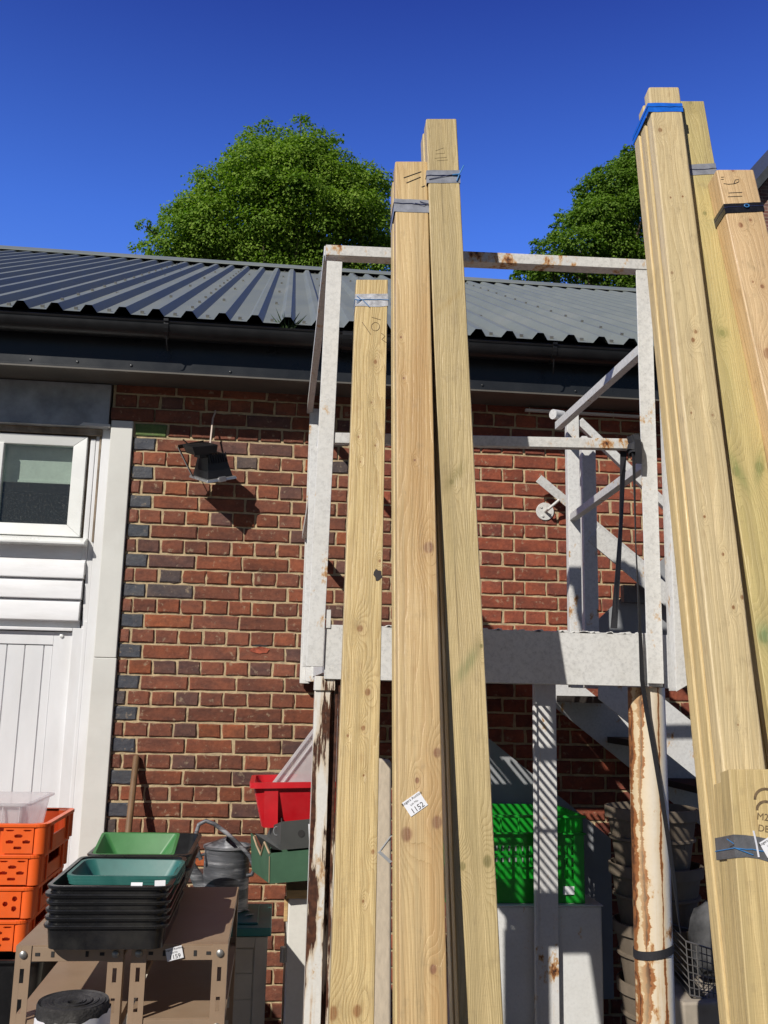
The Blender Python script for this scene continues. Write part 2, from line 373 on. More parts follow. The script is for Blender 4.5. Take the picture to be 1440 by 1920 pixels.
def brick_mat():
    t = NT('brick'); a = t.new('Attribute'); a.attribute_name = 'Col'; o = t.coord()
    n1 = t.noise(o, 55, 8, .7); n2 = t.noise(o, 14, 5, .6); n3 = t.noise(o, 210, 3, .6)
    c = t.mix(t.ramp(n1, [(.35, .0), (.68, .8)]), a.outputs['Color'], t.mix(1., a.outputs['Color'], (.60, .56, .58), 'MULTIPLY'))
    n4 = t.noise(t.mapping(o, (1, 1, 2.2), (3, 1, 9)), 7, 6, .65)
    c = t.mix(t.ramp(n4, [(.46, 0.), (.62, .75)]), c, t.mix(1., c, (.62, .72, .86), 'MULTIPLY')); c = t.mix(t.ramp(n4, [(.36, .5), (.46, 0.)]), c, t.mix(1., c, (1.35, 1.25, 1.1), 'MULTIPLY'))
    c = t.mix(t.ramp(n2, [(.5, 0.), (.75, .35)]), c, t.mix(1., a.outputs['Color'], (1.35, 1.25, 1.15), 'MULTIPLY'))
    pit = t.ramp(t.voro(o, 60), [(.06, 1.), (.14, 0.)])
    c = t.mix(t.math('MULTIPLY', pit, t.ramp(n2, [(.45, 0.), (.6, .8)])), c, (.03, .018, .014))
    c = t.mix(t.ramp(t.noise(t.mapping(o, (1, 1, 1), (7, 2, 5)), 26, 7, .7), [(.585, 0.), (.66, .55)]), c, (.42, .32, .21))
    t.bump(t.math('ADD', n1, t.math('MULTIPLY', n3, .5)), .55, .006)
    return t.fin(c, t.math('SUBTRACT', .95, t.math('MULTIPLY', a.outputs['Alpha'], .62)), 0, .35)

M = {}
M['brick'] = brick_mat()
M['mortar'] = plain('mortar', (.50, .385, .225), .95, var=.22, scale=40, bump=.6, dirt=(.30, .24, .17), dirt_amt=.6)
def roof_mat():
    t = NT('roof_sheet'); o = t.coord(); n = t.noise(t.mapping(o, (1, .25, 1)), 3, 6, .65); n2 = t.noise(o, 25, 5)
    c = t.ramp(n, [(.3, (.168, .188, .166)), (.55, (.190, .209, .185)), (.8, (.222, .232, .207))])
    c = t.mix(t.ramp(n2, [(.62, 0.), (.75, .3)]), c, (.19, .18, .155))
    return t.fin(c, t.ramp(n, [(.3, .42), (.8, .6)]), .0, .4)
M['roof'] = roof_mat()
M['gutter'] = plain('black_plastic', (.010, .010, .011), .36, var=.3, scale=8)
M['fascia'] = plain('dark_fascia', (.020, .022, .025), .3, var=.2, scale=5)
M['soffit'] = plain('soffit_board', (.11, .10, .085), .6, var=.2, scale=5)
M['lintel'] = plain('galvanised_lintel', (.36, .37, .38), .5, .35, var=.30, scale=9, dirt=(.20, .19, .17), dirt_amt=.6)
M['white_wood'] = plain('white_painted_wood', (.76, .765, .775), .42, var=.05, scale=7, dirt=(.60, .57, .52), dirt_amt=.35, stretch=(1, 1, .35))
M['white_board'] = plain('white_clapboard', (.78, .78, .79), .45, var=.06, scale=12, dirt=(.50, .48, .45), dirt_amt=.35, stretch=(.35, 1, 2))
M['cream_board'] = plain('offwhite_panel', (.68, .675, .63), .5, var=.05, scale=5, dirt=(.55, .53, .48), dirt_amt=.4)
M['upvc'] = plain('white_upvc', (.80, .81, .79), .28, var=.04, scale=5, dirt=(.60, .58, .50), dirt_amt=.25)
M['dirty_wood'] = plain('weathered_frame', (.22, .17, .12), .8, var=.35, scale=20, dirt=(.5, .45, .38), dirt_amt=.5)
M['blind'] = plain('blind_fabric', (.62, .66, .60), .8, var=.08, scale=30)
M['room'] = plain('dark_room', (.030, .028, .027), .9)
M['black'] = plain('black_metal', (.009, .009, .010), .45, var=.25, scale=20, dirt=(.06, .06, .055), dirt_amt=.2)
M['black_tray'] = plain('black_tray_plastic', (.009, .009, .010), .30, var=.3, scale=14, dirt=(.085, .08, .07), dirt_amt=.30, bump=.1)
M['wood_handle'] = plain('handle_wood', (.17, .095, .045), .6, var=.3, scale=30, stretch=(1, 1, .1))
M['flex'] = plain('white_flex', (.62, .50, .42), .5)
M['alu'] = plain('bright_metal', (.55, .55, .55), .3, .8)
M['bolt'] = plain('zinc_bolt', (.34, .33, .31), .4, .7)
M['rail'] = rust_paint('rail_paint', (.68, .675, .65), .6, .25, seed=1.)
M['rail_rust'] = rust_paint('top_rail_paint', (.68, .675, .65), .6, .72, seed=3.3)
M['post'] = rust_paint('post_paint', (.73, .725, .70), .5, .24, seed=5.)
M['beam'] = rust_paint('beam_paint', (.73, .725, .70), .55, .16, seed=8.)
M['column'] = rust_paint('peeling_column_paint', (.80, .78, .73), .2, .25, peel=.535, streak=.6, seed=2.2)
M['pipe'] = rust_paint('rusty_pipe_paint', (.78, .765, .72), .2, .32, streak=.75, seed=6.1, seams=((.448, .026, 1.), (.430, .010, .9), (.500, .009, .9)))
M['leg'] = rust_paint('leg_paint', (.74, .73, .71), .25, .42, streak=.2, seed=11.)
M['stair'] = rust_paint('stair_paint', (.66, .66, .65), .4, .22, seed=13.)
M['tread'] = plain('dark_tread', (.028, .022, .018), .8, var=.4, scale=30)
M['grate'] = plain('deck_steel', (.16, .15, .14), .6, .4, var=.3)
M['strap'] = plain('black_webbing', (.018, .018, .022), .75, var=.35, scale=260)
M['tape_grey'] = plain('silver_tape', (.30, .31, .345), .36, .2, var=.18, scale=40, bump=.08)
M['tape_dark'] = plain('dark_grey_tape', (.125, .125, .13), .38, .1, var=.2, scale=40, bump=.3)
M['tape_silver'] = plain('crinkled_silver_tape', (.50, .51, .54), .38, .3, var=.35, scale=55, bump=.12)
M['tape_black'] = plain('black_tape', (.016, .016, .020), .22, var=.3, scale=40, bump=.2)
M['tape_blue'] = plain('blue_tape', (.012, .135, .62), .38, var=.15, scale=40)
M['cord_blue'] = plain('blue_cord', (.05, .22, .50), .5)
M['cord_navy'] = plain('dark_blue_cord', (.02, .03, .10), .6)
M['cord_white'] = plain('white_tie', (.7, .7, .74), .4)
M['ink'] = plain('marker_ink', (.028, .022, .022), .7)
M['ink_soft'] = plain('pencil_mark', (.20, .14, .075), .8)
M['stamp'] = plain('burnt_stamp', (.15, .10, .05), .8, var=.5, scale=120)
M['paper'] = plain('white_paper', (.80, .80, .82), .55, var=.02)
M['orange'] = plain('orange_plastic', (.86, .125, .016), .36, var=.10, scale=9, dirt=(.55, .17, .08), dirt_amt=.4)
M['red'] = plain('red_plastic', (.56, .009, .016), .40, var=.12, scale=10, dirt=(.50, .06, .06), dirt_amt=.35)
M['green'] = plain('bright_green_plastic', (.010, .30, .022), .36, var=.12, scale=10)
M['teal'] = plain('teal_plastic', (.022, .125, .108), .42, var=.18, scale=10, dirt=(.13, .25, .22), dirt_amt=.3)
M['lgreen'] = plain('light_green_plastic', (.048, .19, .052), .4, var=.12, scale=10, dirt=(.13, .28, .12), dirt_amt=.3)
M['tan'] = plain('tan_steel', (.34, .235, .155), .42, .1, var=.10, scale=8, dirt=(.30, .24, .18), dirt_amt=.3)
M['tan_shelf'] = plain('tan_shelf_board', (.30, .20, .125), .5, var=.12, scale=5, dirt=(.40, .31, .22), dirt_amt=.35)
M['galv'] = plain('weathered_galvanised', (.085, .088, .097), .45, .15, var=.45, scale=16, dirt=(.55, .55, .57), dirt_amt=.9, stretch=(.5, .5, 5))
M['lid_teal'] = plain('teal_lid', (.022, .165, .155), .45, var=.2, scale=10, dirt=(.14, .22, .20), dirt_amt=.4)
M['chest'] = plain('beige_grey_plastic', (.54, .50, .42), .55, var=.1, scale=8, dirt=(.24, .22, .18), dirt_amt=.4)
M['card_dark'] = plain('dark_printed_card', (.055, .056, .052), .6, var=.12, scale=10)
M['card_green'] = plain('green_printed_card', (.045, .115, .062), .65, var=.14, scale=12, dirt=(.07, .15, .09), dirt_amt=.4)
M['card_edge'] = plain('raw_card_edge', (.42, .31, .19), .8)
M['felt'] = plain('roofing_felt', (.022, .020, .019), .9, var=.5, scale=30, dirt=(.13, .12, .11), dirt_amt=.6, bump=.7)
M['wrap'] = plain('white_paper_wrap', (.76, .75, .76), .5, var=.05, scale=10, bump=.3)
M['fridge'] = rust_paint('white_enamel', (.76, .76, .74), .22, .06, seed=17.)
M['cabinet'] = rust_paint('stained_cabinet', (.76, .74, .68), .15, .25, streak=.10, seed=19.)
M['pots'] = plain('dusty_plastic', (.155, .122, .088), .7, var=.25, scale=10, dirt=(.07, .055, .04), dirt_amt=.7, stretch=(1, 1, .4))
M['canvas'] = plain('hessian_cloth', (.52, .44, .335), .9, var=.12, scale=90, stretch=(1, 1, .25))
M['sheet_grey'] = plain('grey_sheet', (.30, .31, .32), .6, var=.12, scale=5)
M['wire'] = plain('grey_wire', (.16, .15, .14), .5, .3)
M['bag'] = plain('plastic_bag', (.060, .060, .062), .65, var=.7, scale=14)
M['yellow'] = plain('yellow_print', (.50, .33, .02), .5)
M['stone'] = plain('pale_stone', (.36, .31, .245), .85, var=.2, scale=12)
M['plank'] = plain('ply_edge', (.55, .36, .16), .7, var=.3, scale=20, stretch=(1, 1, 6))
M['ground'] = plain('yard_concrete', (.065, .060, .055), .9, var=.25, scale=3, dirt=(.04, .038, .036), dirt_amt=.6, bump=.4)
M['bark'] = plain('bark', (.10, .075, .05), .9, var=.4, scale=12, bump=.6)
M['slate'] = plain('slate_roof', (.045, .05, .056), .55, var=.3, scale=5)
def clear_plastic(name, tint=(.93, .93, .95), a=.55):
    t = NT(name); o = t.coord(); tr = t.new('BsdfTransparent'); tr.inputs[0].default_value = (*tint, 1)
    ms = t.new('MixShader'); fz = t.noise(o, 12, 5); t.put(ms.inputs[0], t.ramp(fz, [(.3, a-.12), (.7, a+.12)]))
    t.fin((.82, .80, .80), .22, 0, .5)
    trl = t.new('BsdfTranslucent'); trl.inputs[0].default_value = (.85, .83, .83, 1); m2 = t.new('MixShader'); m2.inputs[0].default_value = .4
    t.l.new(t.p.outputs[0], m2.inputs[1]); t.l.new(trl.outputs[0], m2.inputs[2])
    t.l.new(tr.outputs[0], ms.inputs[1]); t.l.new(m2.outputs[0], ms.inputs[2]); t.l.new(ms.outputs[0], t.out.inputs[0]); return t.m
M['clear'] = clear_plastic('clear_plastic'); M['clear_lid'] = clear_plastic('clear_lid_plastic', a=.62)
def glass():
    t = NT('window_glass'); tr = t.new('BsdfTransparent'); tr.inputs[0].default_value = (.86, .90, .88, 1)
    gl = t.new('BsdfGlossy'); gl.inputs['Roughness'].default_value = .03; fr = t.new('LayerWeight'); fr.inputs[0].default_value = .5
    ms = t.new('MixShader'); t.put(ms.inputs[0], t.math('ADD', .05, t.math('MULTIPLY', t.math('POWER', fr.outputs['Facing'], 4.0), .9))); t.l.new(tr.outputs[0], ms.inputs[1]); t.l.new(gl.outputs[0], ms.inputs[2])
    du = t.fin((.5, .5, .48), .8); m2 = t.new('MixShader'); n = t.noise(t.coord(), 90, 6, .7)
    t.put(m2.inputs[0], t.ramp(n, [(.55, .03), (.75, .16)])); t.l.new(ms.outputs[0], m2.inputs[1]); t.l.new(t.p.outputs[0], m2.inputs[2])
    t.l.new(m2.outputs[0], t.out.inputs[0]); return t.m
M['glass'] = glass()
def leaf_mat(name, c1, c2):
    t = NT(name); a = t.new('Attribute'); a.attribute_name = 'Col'
    c = t.mix(a.outputs['Fac'], c1, c2)
    t.fin(c, .6, 0, .12)
    tl = t.new('BsdfTranslucent'); t.put(tl.inputs[0], t.mix(1., c, (1.25, 1.5, .45), 'MULTIPLY'))
    ms = t.new('MixShader'); ms.inputs[0].default_value = .33; t.l.new(t.p.outputs[0], ms.inputs[1]); t.l.new(tl.outputs[0], ms.inputs[2]); t.l.new(ms.outputs[0], t.out.inputs[0]); return t.m
M['leaf'] = leaf_mat('tree_leaf', (.105, .20, .024), (.25, .36, .055))
M['leaf2'] = leaf_mat('tree_leaf_dark', (.080, .155, .020), (.18, .28, .042))

# ------------------------------------------------------------------ ground
g = MB(); g.add([(-400, -400, 0), (400, -400, 0), (400, 400, 0), (-400, 400, 0)], [(0, 1, 2, 3)])
tag(g.build('ground', M['ground']), 'grey concrete yard ground', None, None, 'structure')

# ------------------------------------------------------------------ the brick building
CH, BW = .075, .234; K0 = 2.91314                      # course height, stretcher pitch, height of the reference bed joint
bld = thing('brick_building', 'long red brick workshop with dark corrugated metal roof and white door bay', 'building', (0, 0, 0))
WX0, WX1 = -.112, 6.2
def brick_wall():
    V, Fc, mi, col = [], [], [], []
    def addpoly(pts, idx, mat):
        Fc.append(tuple(pts[i] for i in idx)); mi.append(mat)
    def brick(x0, x1, z0, z1, c, gloss=0., dy=0., hole=False):
        nl = 4 if x1-x0 > .15 else 3
        def ring(ins, y, j):
            P = []
            xs = [x0+ins+(x1-x0-2*ins)*k/nl for k in range(nl+1)]
            for k in range(nl): P.append((xs[k], z0+ins))
            for k in range(2): P.append((x1-ins, z0+ins+(z1-z0-2*ins)*k/2))
            for k in range(nl): P.append((xs[nl-k], z1-ins))
            for k in range(2): P.append((x0+ins, z1-ins-(z1-z0-2*ins)*k/2))
            return [(x+random.gauss(0, j*1.35), y+random.gauss(0, .0006), z+random.gauss(0, j)) for x, z in P]
        b = len(V); rings = [ring(0, .012, .0012), ring(0.0005, dy-.000, .0014), ring(.0045, dy-.0045, .0010)]
        n = len(rings[0])
        for r_ in rings: V.extend(r_)
        for q in range(2):
            for k in range(n):
                Fc.append((b+q*n+k, b+q*n+(k+1) % n, b+(q+1)*n+(k+1) % n, b+(q+1)*n+k)); mi.append(0)
        Fc.append(tuple(b+2*n+k for k in range(n))); mi.append(0)
        col.extend([(*c, gloss)]*(3*n))
    def colour(x, z):
        red = min(1, max(0, (x-.85)/.45))
        r = random.random(); k = random.uniform(.82, 1.15)
        if red > random.random():
            c = (.235, .063, .036) if r < .6 else (.195, .056, .037) if r < .85 else (.28, .076, .042)
        else:
            if r < .56: c = (.178, .063, .039)
            elif r < .80: c = (.215, .068, .037)
            elif r < .90: c = (.128, .062, .050)
            elif r < .95: c = (.090, .066, .062)
            elif r < .985: c = (.24, .075, .036)
            else: c = (.38, .095, .032)
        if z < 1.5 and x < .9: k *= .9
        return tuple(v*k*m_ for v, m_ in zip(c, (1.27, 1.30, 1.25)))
    jt = .0055
    for k in range(-8, 40):
        z1 = K0-k*CH-jt; z0 = K0-(k+1)*CH+jt
        if z0 < .01: break
        xs = -.225 if k < -1 else WX0
        if k % 2 == 0:                                  # stretcher course with the blue header at its end
            if k >= 0:
                brick(WX0, -jt, z0, z1, tuple(v*kq for v in (.074, .078, .090) for kq in (random.uniform(.98, 1.02),)), .75); x = 0.
            else: x = xs-(.015 if k == -2 else .0)
            first = True
            while x < WX1:
                ln = BW
                if k < 0 and first: ln = .375*BW*2.55 if k == -2 else .31
                first = False
                x1 = x+ln
                a = x+jt+random.gauss(0, .0012); b = x1-jt+random.gauss(0, .0012)
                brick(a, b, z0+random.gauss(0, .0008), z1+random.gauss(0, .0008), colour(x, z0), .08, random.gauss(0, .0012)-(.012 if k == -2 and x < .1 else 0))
                x = x1
        else:
            if k > 0:
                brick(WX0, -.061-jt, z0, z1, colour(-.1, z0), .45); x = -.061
            elif k == -1:
                brick(-.108, .055-jt, z0, z1, (.16, .23, .075), .1); x = .055+.0005
            else: x = xs
            while x < WX1:
                x1 = x+BW/2
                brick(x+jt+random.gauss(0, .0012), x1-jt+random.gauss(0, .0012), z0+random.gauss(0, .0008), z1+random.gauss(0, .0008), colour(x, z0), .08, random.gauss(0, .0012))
                x = x1
    # mortar sheet, slightly uneven, just behind the brick faces
    nx, nz = 220, 110; b = len(V)
    for j in range(nz+1):
        for i in range(nx+1):
            x = -.115+(WX1+.3)*i/nx; z = 0+K0*j/nz
            V.append((x, .0035+random.gauss(0, .0011), z)); col.append((.4, .3, .2, 0))
    for j in range(nz):
        for i in range(nx):
            q = b+j*(nx+1)+i; Fc.append((q, q+1, q+nx+2, q+nx+1)); mi.append(1)
    b = len(V)
    V.extend([(-.232, .0035, K0), (WX1+.2, .0035, K0), (WX1+.2, .0035, K0+.55), (-.232, .0035, K0+.55)]); col.extend([(.4, .3, .2, 0)]*4); Fc.append((b, b+1, b+2, b+3)); mi.append(1)
    # the wall's thickness: reveal, inner leaf, right gable
    for lo, hi in (((-.115, .02, 0), (WX1, .24, K0+.03)), ((-.230, .02, K0+.035), (WX1, .24, K0+.55)), ((-9, .05, K0+.24), (-.235, .24, K0+.55)), ((-9, .05, 0), (-2.2, .24, K0+.235))):
        P = [(x, y, z) for x in (lo[0], hi[0]) for y in (lo[1], hi[1]) for z in (lo[2], hi[2])]; b = len(V); V.extend(P); col.extend([(.2, .07, .045, 0)]*8)
        for f in [(0, 1, 3, 2), (4, 6, 7, 5), (0, 4, 5, 1), (2, 3, 7, 6), (0, 2, 6, 4), (1, 5, 7, 3)]: Fc.append(tuple(q+b for q in f)); mi.append(1)
    mb = MB(); mb.v = [Vector(v) for v in V]; mb.f = Fc; mb.m = mi; mb.col = col
    return mb
brick_wall().build('wall', [M['brick'], M['mortar']], bld)
# the knocked-out face of one brick: a ragged hollow with fresh orange clay
hm = MB(); c = at(487, 1217, Y=-.006); pts = []
for k in range(16):
    a = 2*math.pi*k/16; pts.append((c.x+.052*math.cos(a)*random.uniform(.75, 1.1), -.0075, c.z-.006+.018*math.sin(a)*random.uniform(.6, 1.1)))
hm.add(pts+[(c.x, -.004, c.z)], [(k, (k+1) % 16, 16) for k in range(16)])
hm.build('spalled_face', plain('fresh_clay', (.36, .085, .045), .9, var=.4, scale=60, bump=.9), bld)
hm = MB(); pts = []
for k in range(16):
    a = 2*math.pi*k/16; pts.append((c.x+.045*math.cos(a)*random.uniform(.7, 1.1), -.009, c.z+.016+.006*math.sin(a)*random.uniform(.6, 1.2)))
hm.add(pts, [tuple(range(16))]); hm.build('hole', M['room'], bld)

# roof
EAVE_Y, EAVE_Z, RIDGE_Y, SL = -.345, 3.435, 5.0, .508
RX0, RX1, PITCHR = -6.03, 7.0, .16
def roof_z(y): return EAVE_Z+SL*(y-EAVE_Y)
rf = MB(); prof = []
x = RX0
while x < RX1:
    prof += [(x, 0), (x+.074, 0), (x+.099, .034), (x+.130, .034), (x+.155, 0)]; x += PITCHR
nrm = Vector((0, -SL, 1)).normalized()
n = len(prof); vs = []
for (y, ) in ((EAVE_Y, ), (2.2, ), (RIDGE_Y, )):
    for (px, h) in prof: vs.append(Vector((px, y, roof_z(y)))+nrm*h)
rf.add(vs, [(r_*n+i, r_*n+i+1, (r_+1)*n+i+1, (r_+1)*n+i) for r_ in range(2) for i in range(n-1)])
rf.mi = 1
for yy in (-.27, .75, 1.75, 2.75, 3.75, 4.7):            # screw heads in the valleys
    xx = RX0+.037
    k = 0
    while xx < 5.5:
        if k % 2 == (int(yy*2) % 2) or yy < 0: rf.box(Vector((xx, yy, roof_z(yy)))+nrm*.007, (.016, .016, .014), (math.atan(SL), 0, 0))
        xx += PITCHR; k += 1
for xk in (13, 20, 34, 38, 45, 52):                       # stitching screws along the sheet laps (on rib tops)
    yy = -.2
    while yy < 4.9: rf.box(Vector((RX0+PITCHR*xk+.1145, yy, roof_z(yy)))+nrm*.040, (.014, .014, .012), (math.atan(SL), 0, 0)); yy += .33
rfo = rf.build('roof', [M['roof'], M['bolt']], bld)
fl = MB(); fl.prism([(RX0, EAVE_Y+.03, EAVE_Z-.03), (RX0, EAVE_Y+.04, EAVE_Z+.004), (RX0, RIDGE_Y, roof_z(RIDGE_Y)-.016), (RX0, RIDGE_Y, roof_z(RIDGE_Y)-.06)], (RX1-RX0-.05, 0, 0))
fl.add([(RX0, RIDGE_Y, roof_z(RIDGE_Y)), (RX1, RIDGE_Y, roof_z(RIDGE_Y)), (RX1, 10.3, EAVE_Z), (RX0, 10.3, EAVE_Z)], [(0, 1, 2, 3)])
fl.build('roof_lining', M['fascia'], rfo)
rc = MB(); zr = roof_z(RIDGE_Y)
rc.prism([(RX0, RIDGE_Y-.20, zr-.20*SL+.045), (RX0, RIDGE_Y-.19, zr-.19*SL+.055), (RX0, RIDGE_Y, zr+.075), (RX0, RIDGE_Y+.2, zr-.2*SL+.05), (RX0, RIDGE_Y, zr+.06)], (RX1-RX0, 0, 0))
rc.build('ridge_cap', M['roof'], rfo)
# gutter: half-round channel with a rolled lip
gt = MB(); GR = .062; gy, gz = -.322, 3.388; arc = []
for k in range(15):
    a = R(180+180*k/14); arc.append((gy+GR*math.cos(a), gz+GR*math.sin(a)))
arc = [(gy-GR-.004, gz-.001), (gy-GR-.008, gz+.007), (gy-GR-.002, gz+.010)]+arc+[(gy+GR-.004, gz)]+[(gy+(GR-.004)*math.cos(R(360-180*k/14)), gz+(GR-.004)*math.sin(R(360-180*k/14))) for k in range(1, 15)]
gt.prism([(-6, y, z) for y, z in arc], (12.5, 0, 0))
gto = gt.build('gutter', M['gutter'], bld, smooth=True, auto=35)
def bracket(x):
    b = MB(); P = []
    for k in range(13):
        a = R(170+200*k/12); P.append((x, gy+(GR+.004)*math.cos(a), gz+(GR+.004)*math.sin(a)))
    b.ribbon(P, (.022, 0, 0), .004); b.box((x, gy-GR-.006, gz+.012), (.022, .016, .012))
    b.ribbon([(x, gy-GR+.02, gz-GR+.02), (x+.004, gy-.02, gz-GR-.035), (x+.008, gy+.0, gz-GR-.06)], (.006, 0, 0), .003)
    return b
for px in (310, 1040): bracket(at(px, 630, Y=gy-GR).x).build('gutter_bracket', M['gutter'], gto)
for px, dx in ((655, .0), ): 
    X = at(px, 640, Y=gy-GR).x; b = MB(); P = [(X, gy+(GR+.005)*math.cos(R(170+200*k/12)), gz+(GR+.005)*math.sin(R(170+200*k/12))) for k in range(13)]
    b.ribbon(P, (.07, 0, 0), .006); b.build('gutter_joint', M['gutter'], gto)
FB = 3.178
fs = MB(); fs.b2((-6, -.246, FB), (6.3, -.228, 3.44)); fs.b2((-6, -.252, FB-.002), (6.3, -.246, FB+.016))
sc = fs
for px, py in ((57, 674), (145, 678), (246, 685), (432, 697), (590, 705), (905, 722), (1080, 733)):
    p = at(px, py, Y=-.250); sc.lathe([(.0, 0), (.008, 0), (.006, .004), (0, .005)], (p.x, -.246, p.z), 10, axis=Matrix.Rotation(R(90), 3, 'X'))
fs.build('fascia', M['fascia'], bld, bevel=.002)
sf = MB(); sf.b2((-6, -.228, FB+.004), (6.3, -.0, FB+.018)); sf.b2((-6, -.262, FB-.006), (6.3, -.228, FB+.002)); sf.build('soffit', M['soffit'], bld)
# steel lintel over the door bay
li = MB(); LZ0 = at(100, 797, Y=-.012).z; li.b2((-3.2, -.014, LZ0), (-.243, .2, FB)); li.b2((-3.2, -.018, LZ0), (-.243, -.014, LZ0+.008))
li.build('lintel', M['lintel'], bld, bevel=.004)

# white jamb board (two lengths) beside the blue quoins
def quadboard(name, a, b, c_, d_, y0, y1, mat, parent, bev=.003):
    """board face through four photo corners lying in plane y0, y1 its back"""
    m = MB(); P = [at(*q, Y=y0) for q in (a, b, c_, d_)]
    m.prism(P, (0, y1-y0, 0)); return m.build(name, mat, parent, bevel=bev)
xl, xr = at(202, 900, Y=-.022).x-.004, -.119
zt = at(222, 788, Y=-.022).z; zj = at(195, 1233, Y=-.022).z
jm = MB(); jm.b2((xl, -.022, zj+.001), (xr, .02, zt)); jbo = jm.build('jamb_board', M['cream_board'], bld, bevel=.004)
jm = MB(); jm.b2((xl-.001, -.0235, 0), (xr+.003, .02, zj-.001)); jm.build('jamb_board', M['cream_board'], bld, bevel=.004)
jm = MB(); jm.b2((xr+.001, .004, 0), (xr+.0065, .03, zt-.01)); jm.build('jamb_gap', M['room'], bld)

# inner white post, timber frame, window, cladding, door
xi = at(181, 950, Y=.03).x
jm = MB(); jm.b2((xi, .03, 0), (xl+.002, .08, zt-.02)); jm.b2((xi-.030, .042, 1.9), (xi-.001, .09, zt-.045)); jm.build('door_post', M['white_wood'], bld, bevel=.004)
fr = MB(); WT = LZ0-.0; fr.b2((-3, .02, LZ0-.034), (xi-.0, .10, LZ0-.001)); fr.b2((xi-.012, .034, at(150, 1015, Y=.04).z), (xi-.002, .06, LZ0-.035)); fr.build('weathered_frame', M['dirty_wood'], bld)
fr2 = MB(); fr2.b2((at(160, 900, Y=.05).x-.02, .060, 2.2), (xi-.029, .085, LZ0-.035)); fr2.build('frame_backing', M['dirty_wood'], bld); fr2 = MB(); fr2.b2((at(158, 900, Y=.028).x+.014, .040, 2.2), (xi-.031, .0595, LZ0-.05)); fr2.build('frame_strip', M['white_wood'], bld, bevel=.003)
sm = MB(); p0 = at(150, 797, Y=.0); sm.prism([(p0.x, -.02, p0.z-.006), (xl-.004, -.024, p0.z-.008), (xl-.004, -.024, p0.z+.005), (p0.x+.02, -.02, p0.z+.010)], (0, .03, 0)); sm.build('mortar_fillet', M['cream_board'], bld)
WY = .028
wx1 = at(158, 900, Y=WY).x; wz1 = at(80, 815, Y=WY).z; wz0 = at(80, 1004, Y=WY).z
gx1 = at(132, 910, Y=WY+.02).x; gz1 = at(70, 834, Y=WY+.02).z; gz0 = at(70, 982, Y=WY+.02).z
win = MB(); wx0 = wx1-1.10; gx0 = wx0+(wx1-gx1)
def frame_piece(mb, o, i, y0, y1):
    (ox0, oz0, ox1, oz1), (ix0, iz0, ix1, iz1) = o, i
    A = [(ox0, oz0), (ox1, oz0), (ox1, oz1), (ox0, oz1)]; B = [(ix0, iz0), (ix1, iz0), (ix1, iz1), (ix0, iz1)]
    for k in range(4):
        j = (k+1) % 4; e = .0006
        mb.hexa([(A[k][0], y0, A[k][1]), (A[j][0], y0, A[j][1]), (B[j][0], y0+.014, B[j][1]), (B[k][0], y0+.014, B[k][1]), (A[k][0], y1, A[k][1]), (A[j][0], y1, A[j][1]), (B[j][0], y1, B[j][1]), (B[k][0], y1, B[k][1])])
frame_piece(win, (wx0, wz0, wx1, wz1), (gx0, gz0, gx1, gz1), WY, WY+.06)
wino = thing  # placeholder
wino = win.build('window', M['upvc'], bld, bevel=.003)
m = MB(); gxm = at(3, 900, Y=WY+.02).x; m.b2((gxm-.05, WY+.004, gz0), (gxm, WY+.05, gz1)); m.build('mullion', M['upvc'], wino, bevel=.004)
m = MB(); m.b2((gx0-.01, WY+.026, gz0-.01), (gxm-.05, WY+.030, gz1+.01)); m.b2((gxm, WY+.026, gz0-.01), (gx1+.01, WY+.030, gz1+.01)); m.build('pane', M['glass'], wino)
bz = at(70, 905, Y=WY+.09).z
m = MB(); m.b2((gx0, WY+.088, bz), (gx1+.15, WY+.092, gz1+.2)); m.b2((gx0, WY+.082, bz-.002), (gx1+.15, WY+.097, bz+.010)); m.build('blind', M['blind'], wino)
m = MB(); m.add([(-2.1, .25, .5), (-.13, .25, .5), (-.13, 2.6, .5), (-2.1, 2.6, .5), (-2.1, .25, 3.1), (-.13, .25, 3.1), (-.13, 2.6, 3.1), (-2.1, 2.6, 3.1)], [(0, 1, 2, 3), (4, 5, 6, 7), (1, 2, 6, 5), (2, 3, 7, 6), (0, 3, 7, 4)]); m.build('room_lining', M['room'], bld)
# sill
sx1 = at(160, 1012, Y=-.02).x; zs1 = at(80, 1006, Y=.02).z; zs0 = at(80, 1019, Y=-.025).z
m = MB(); m.prism([(wx0-.05, WY+.06, zs1+.004), (wx0-.05, WY-.004, zs1), (wx0-.05, -.034, zs0+.013), (wx0-.05, -.034, zs0), (wx0-.05, WY+.06, zs0)], (sx1-wx0+.05, 0, 0)); m.build('window_sill', M['upvc'], wino, bevel=.003)
# clapboards
cx1 = at(159, 1080, Y=.03).x
cl = MB()
bands = [(1024, 1047, .045), (1047, 1083, .022), (1084, 1122, .022), (1123, 1163, .022)]
for i, (ya, yb, yy) in enumerate(bands):
    za = at(80, ya, Y=yy).z; zb = at(80, yb, Y=yy).z
    if i == 0: cl.b2((-3, yy, zb), (cx1, .09, za+.03)); continue
    cl.prism([(-3, yy+.016, za), (-3, yy+.001, za-.018), (-3, yy-.006, zb+.004), (-3, yy-.003, zb), (-3, .09, zb), (-3, .09, za)], (cx1+3-.004*i, 0, 0))
cl.build('cladding', M['white_board'], bld, bevel=.002)
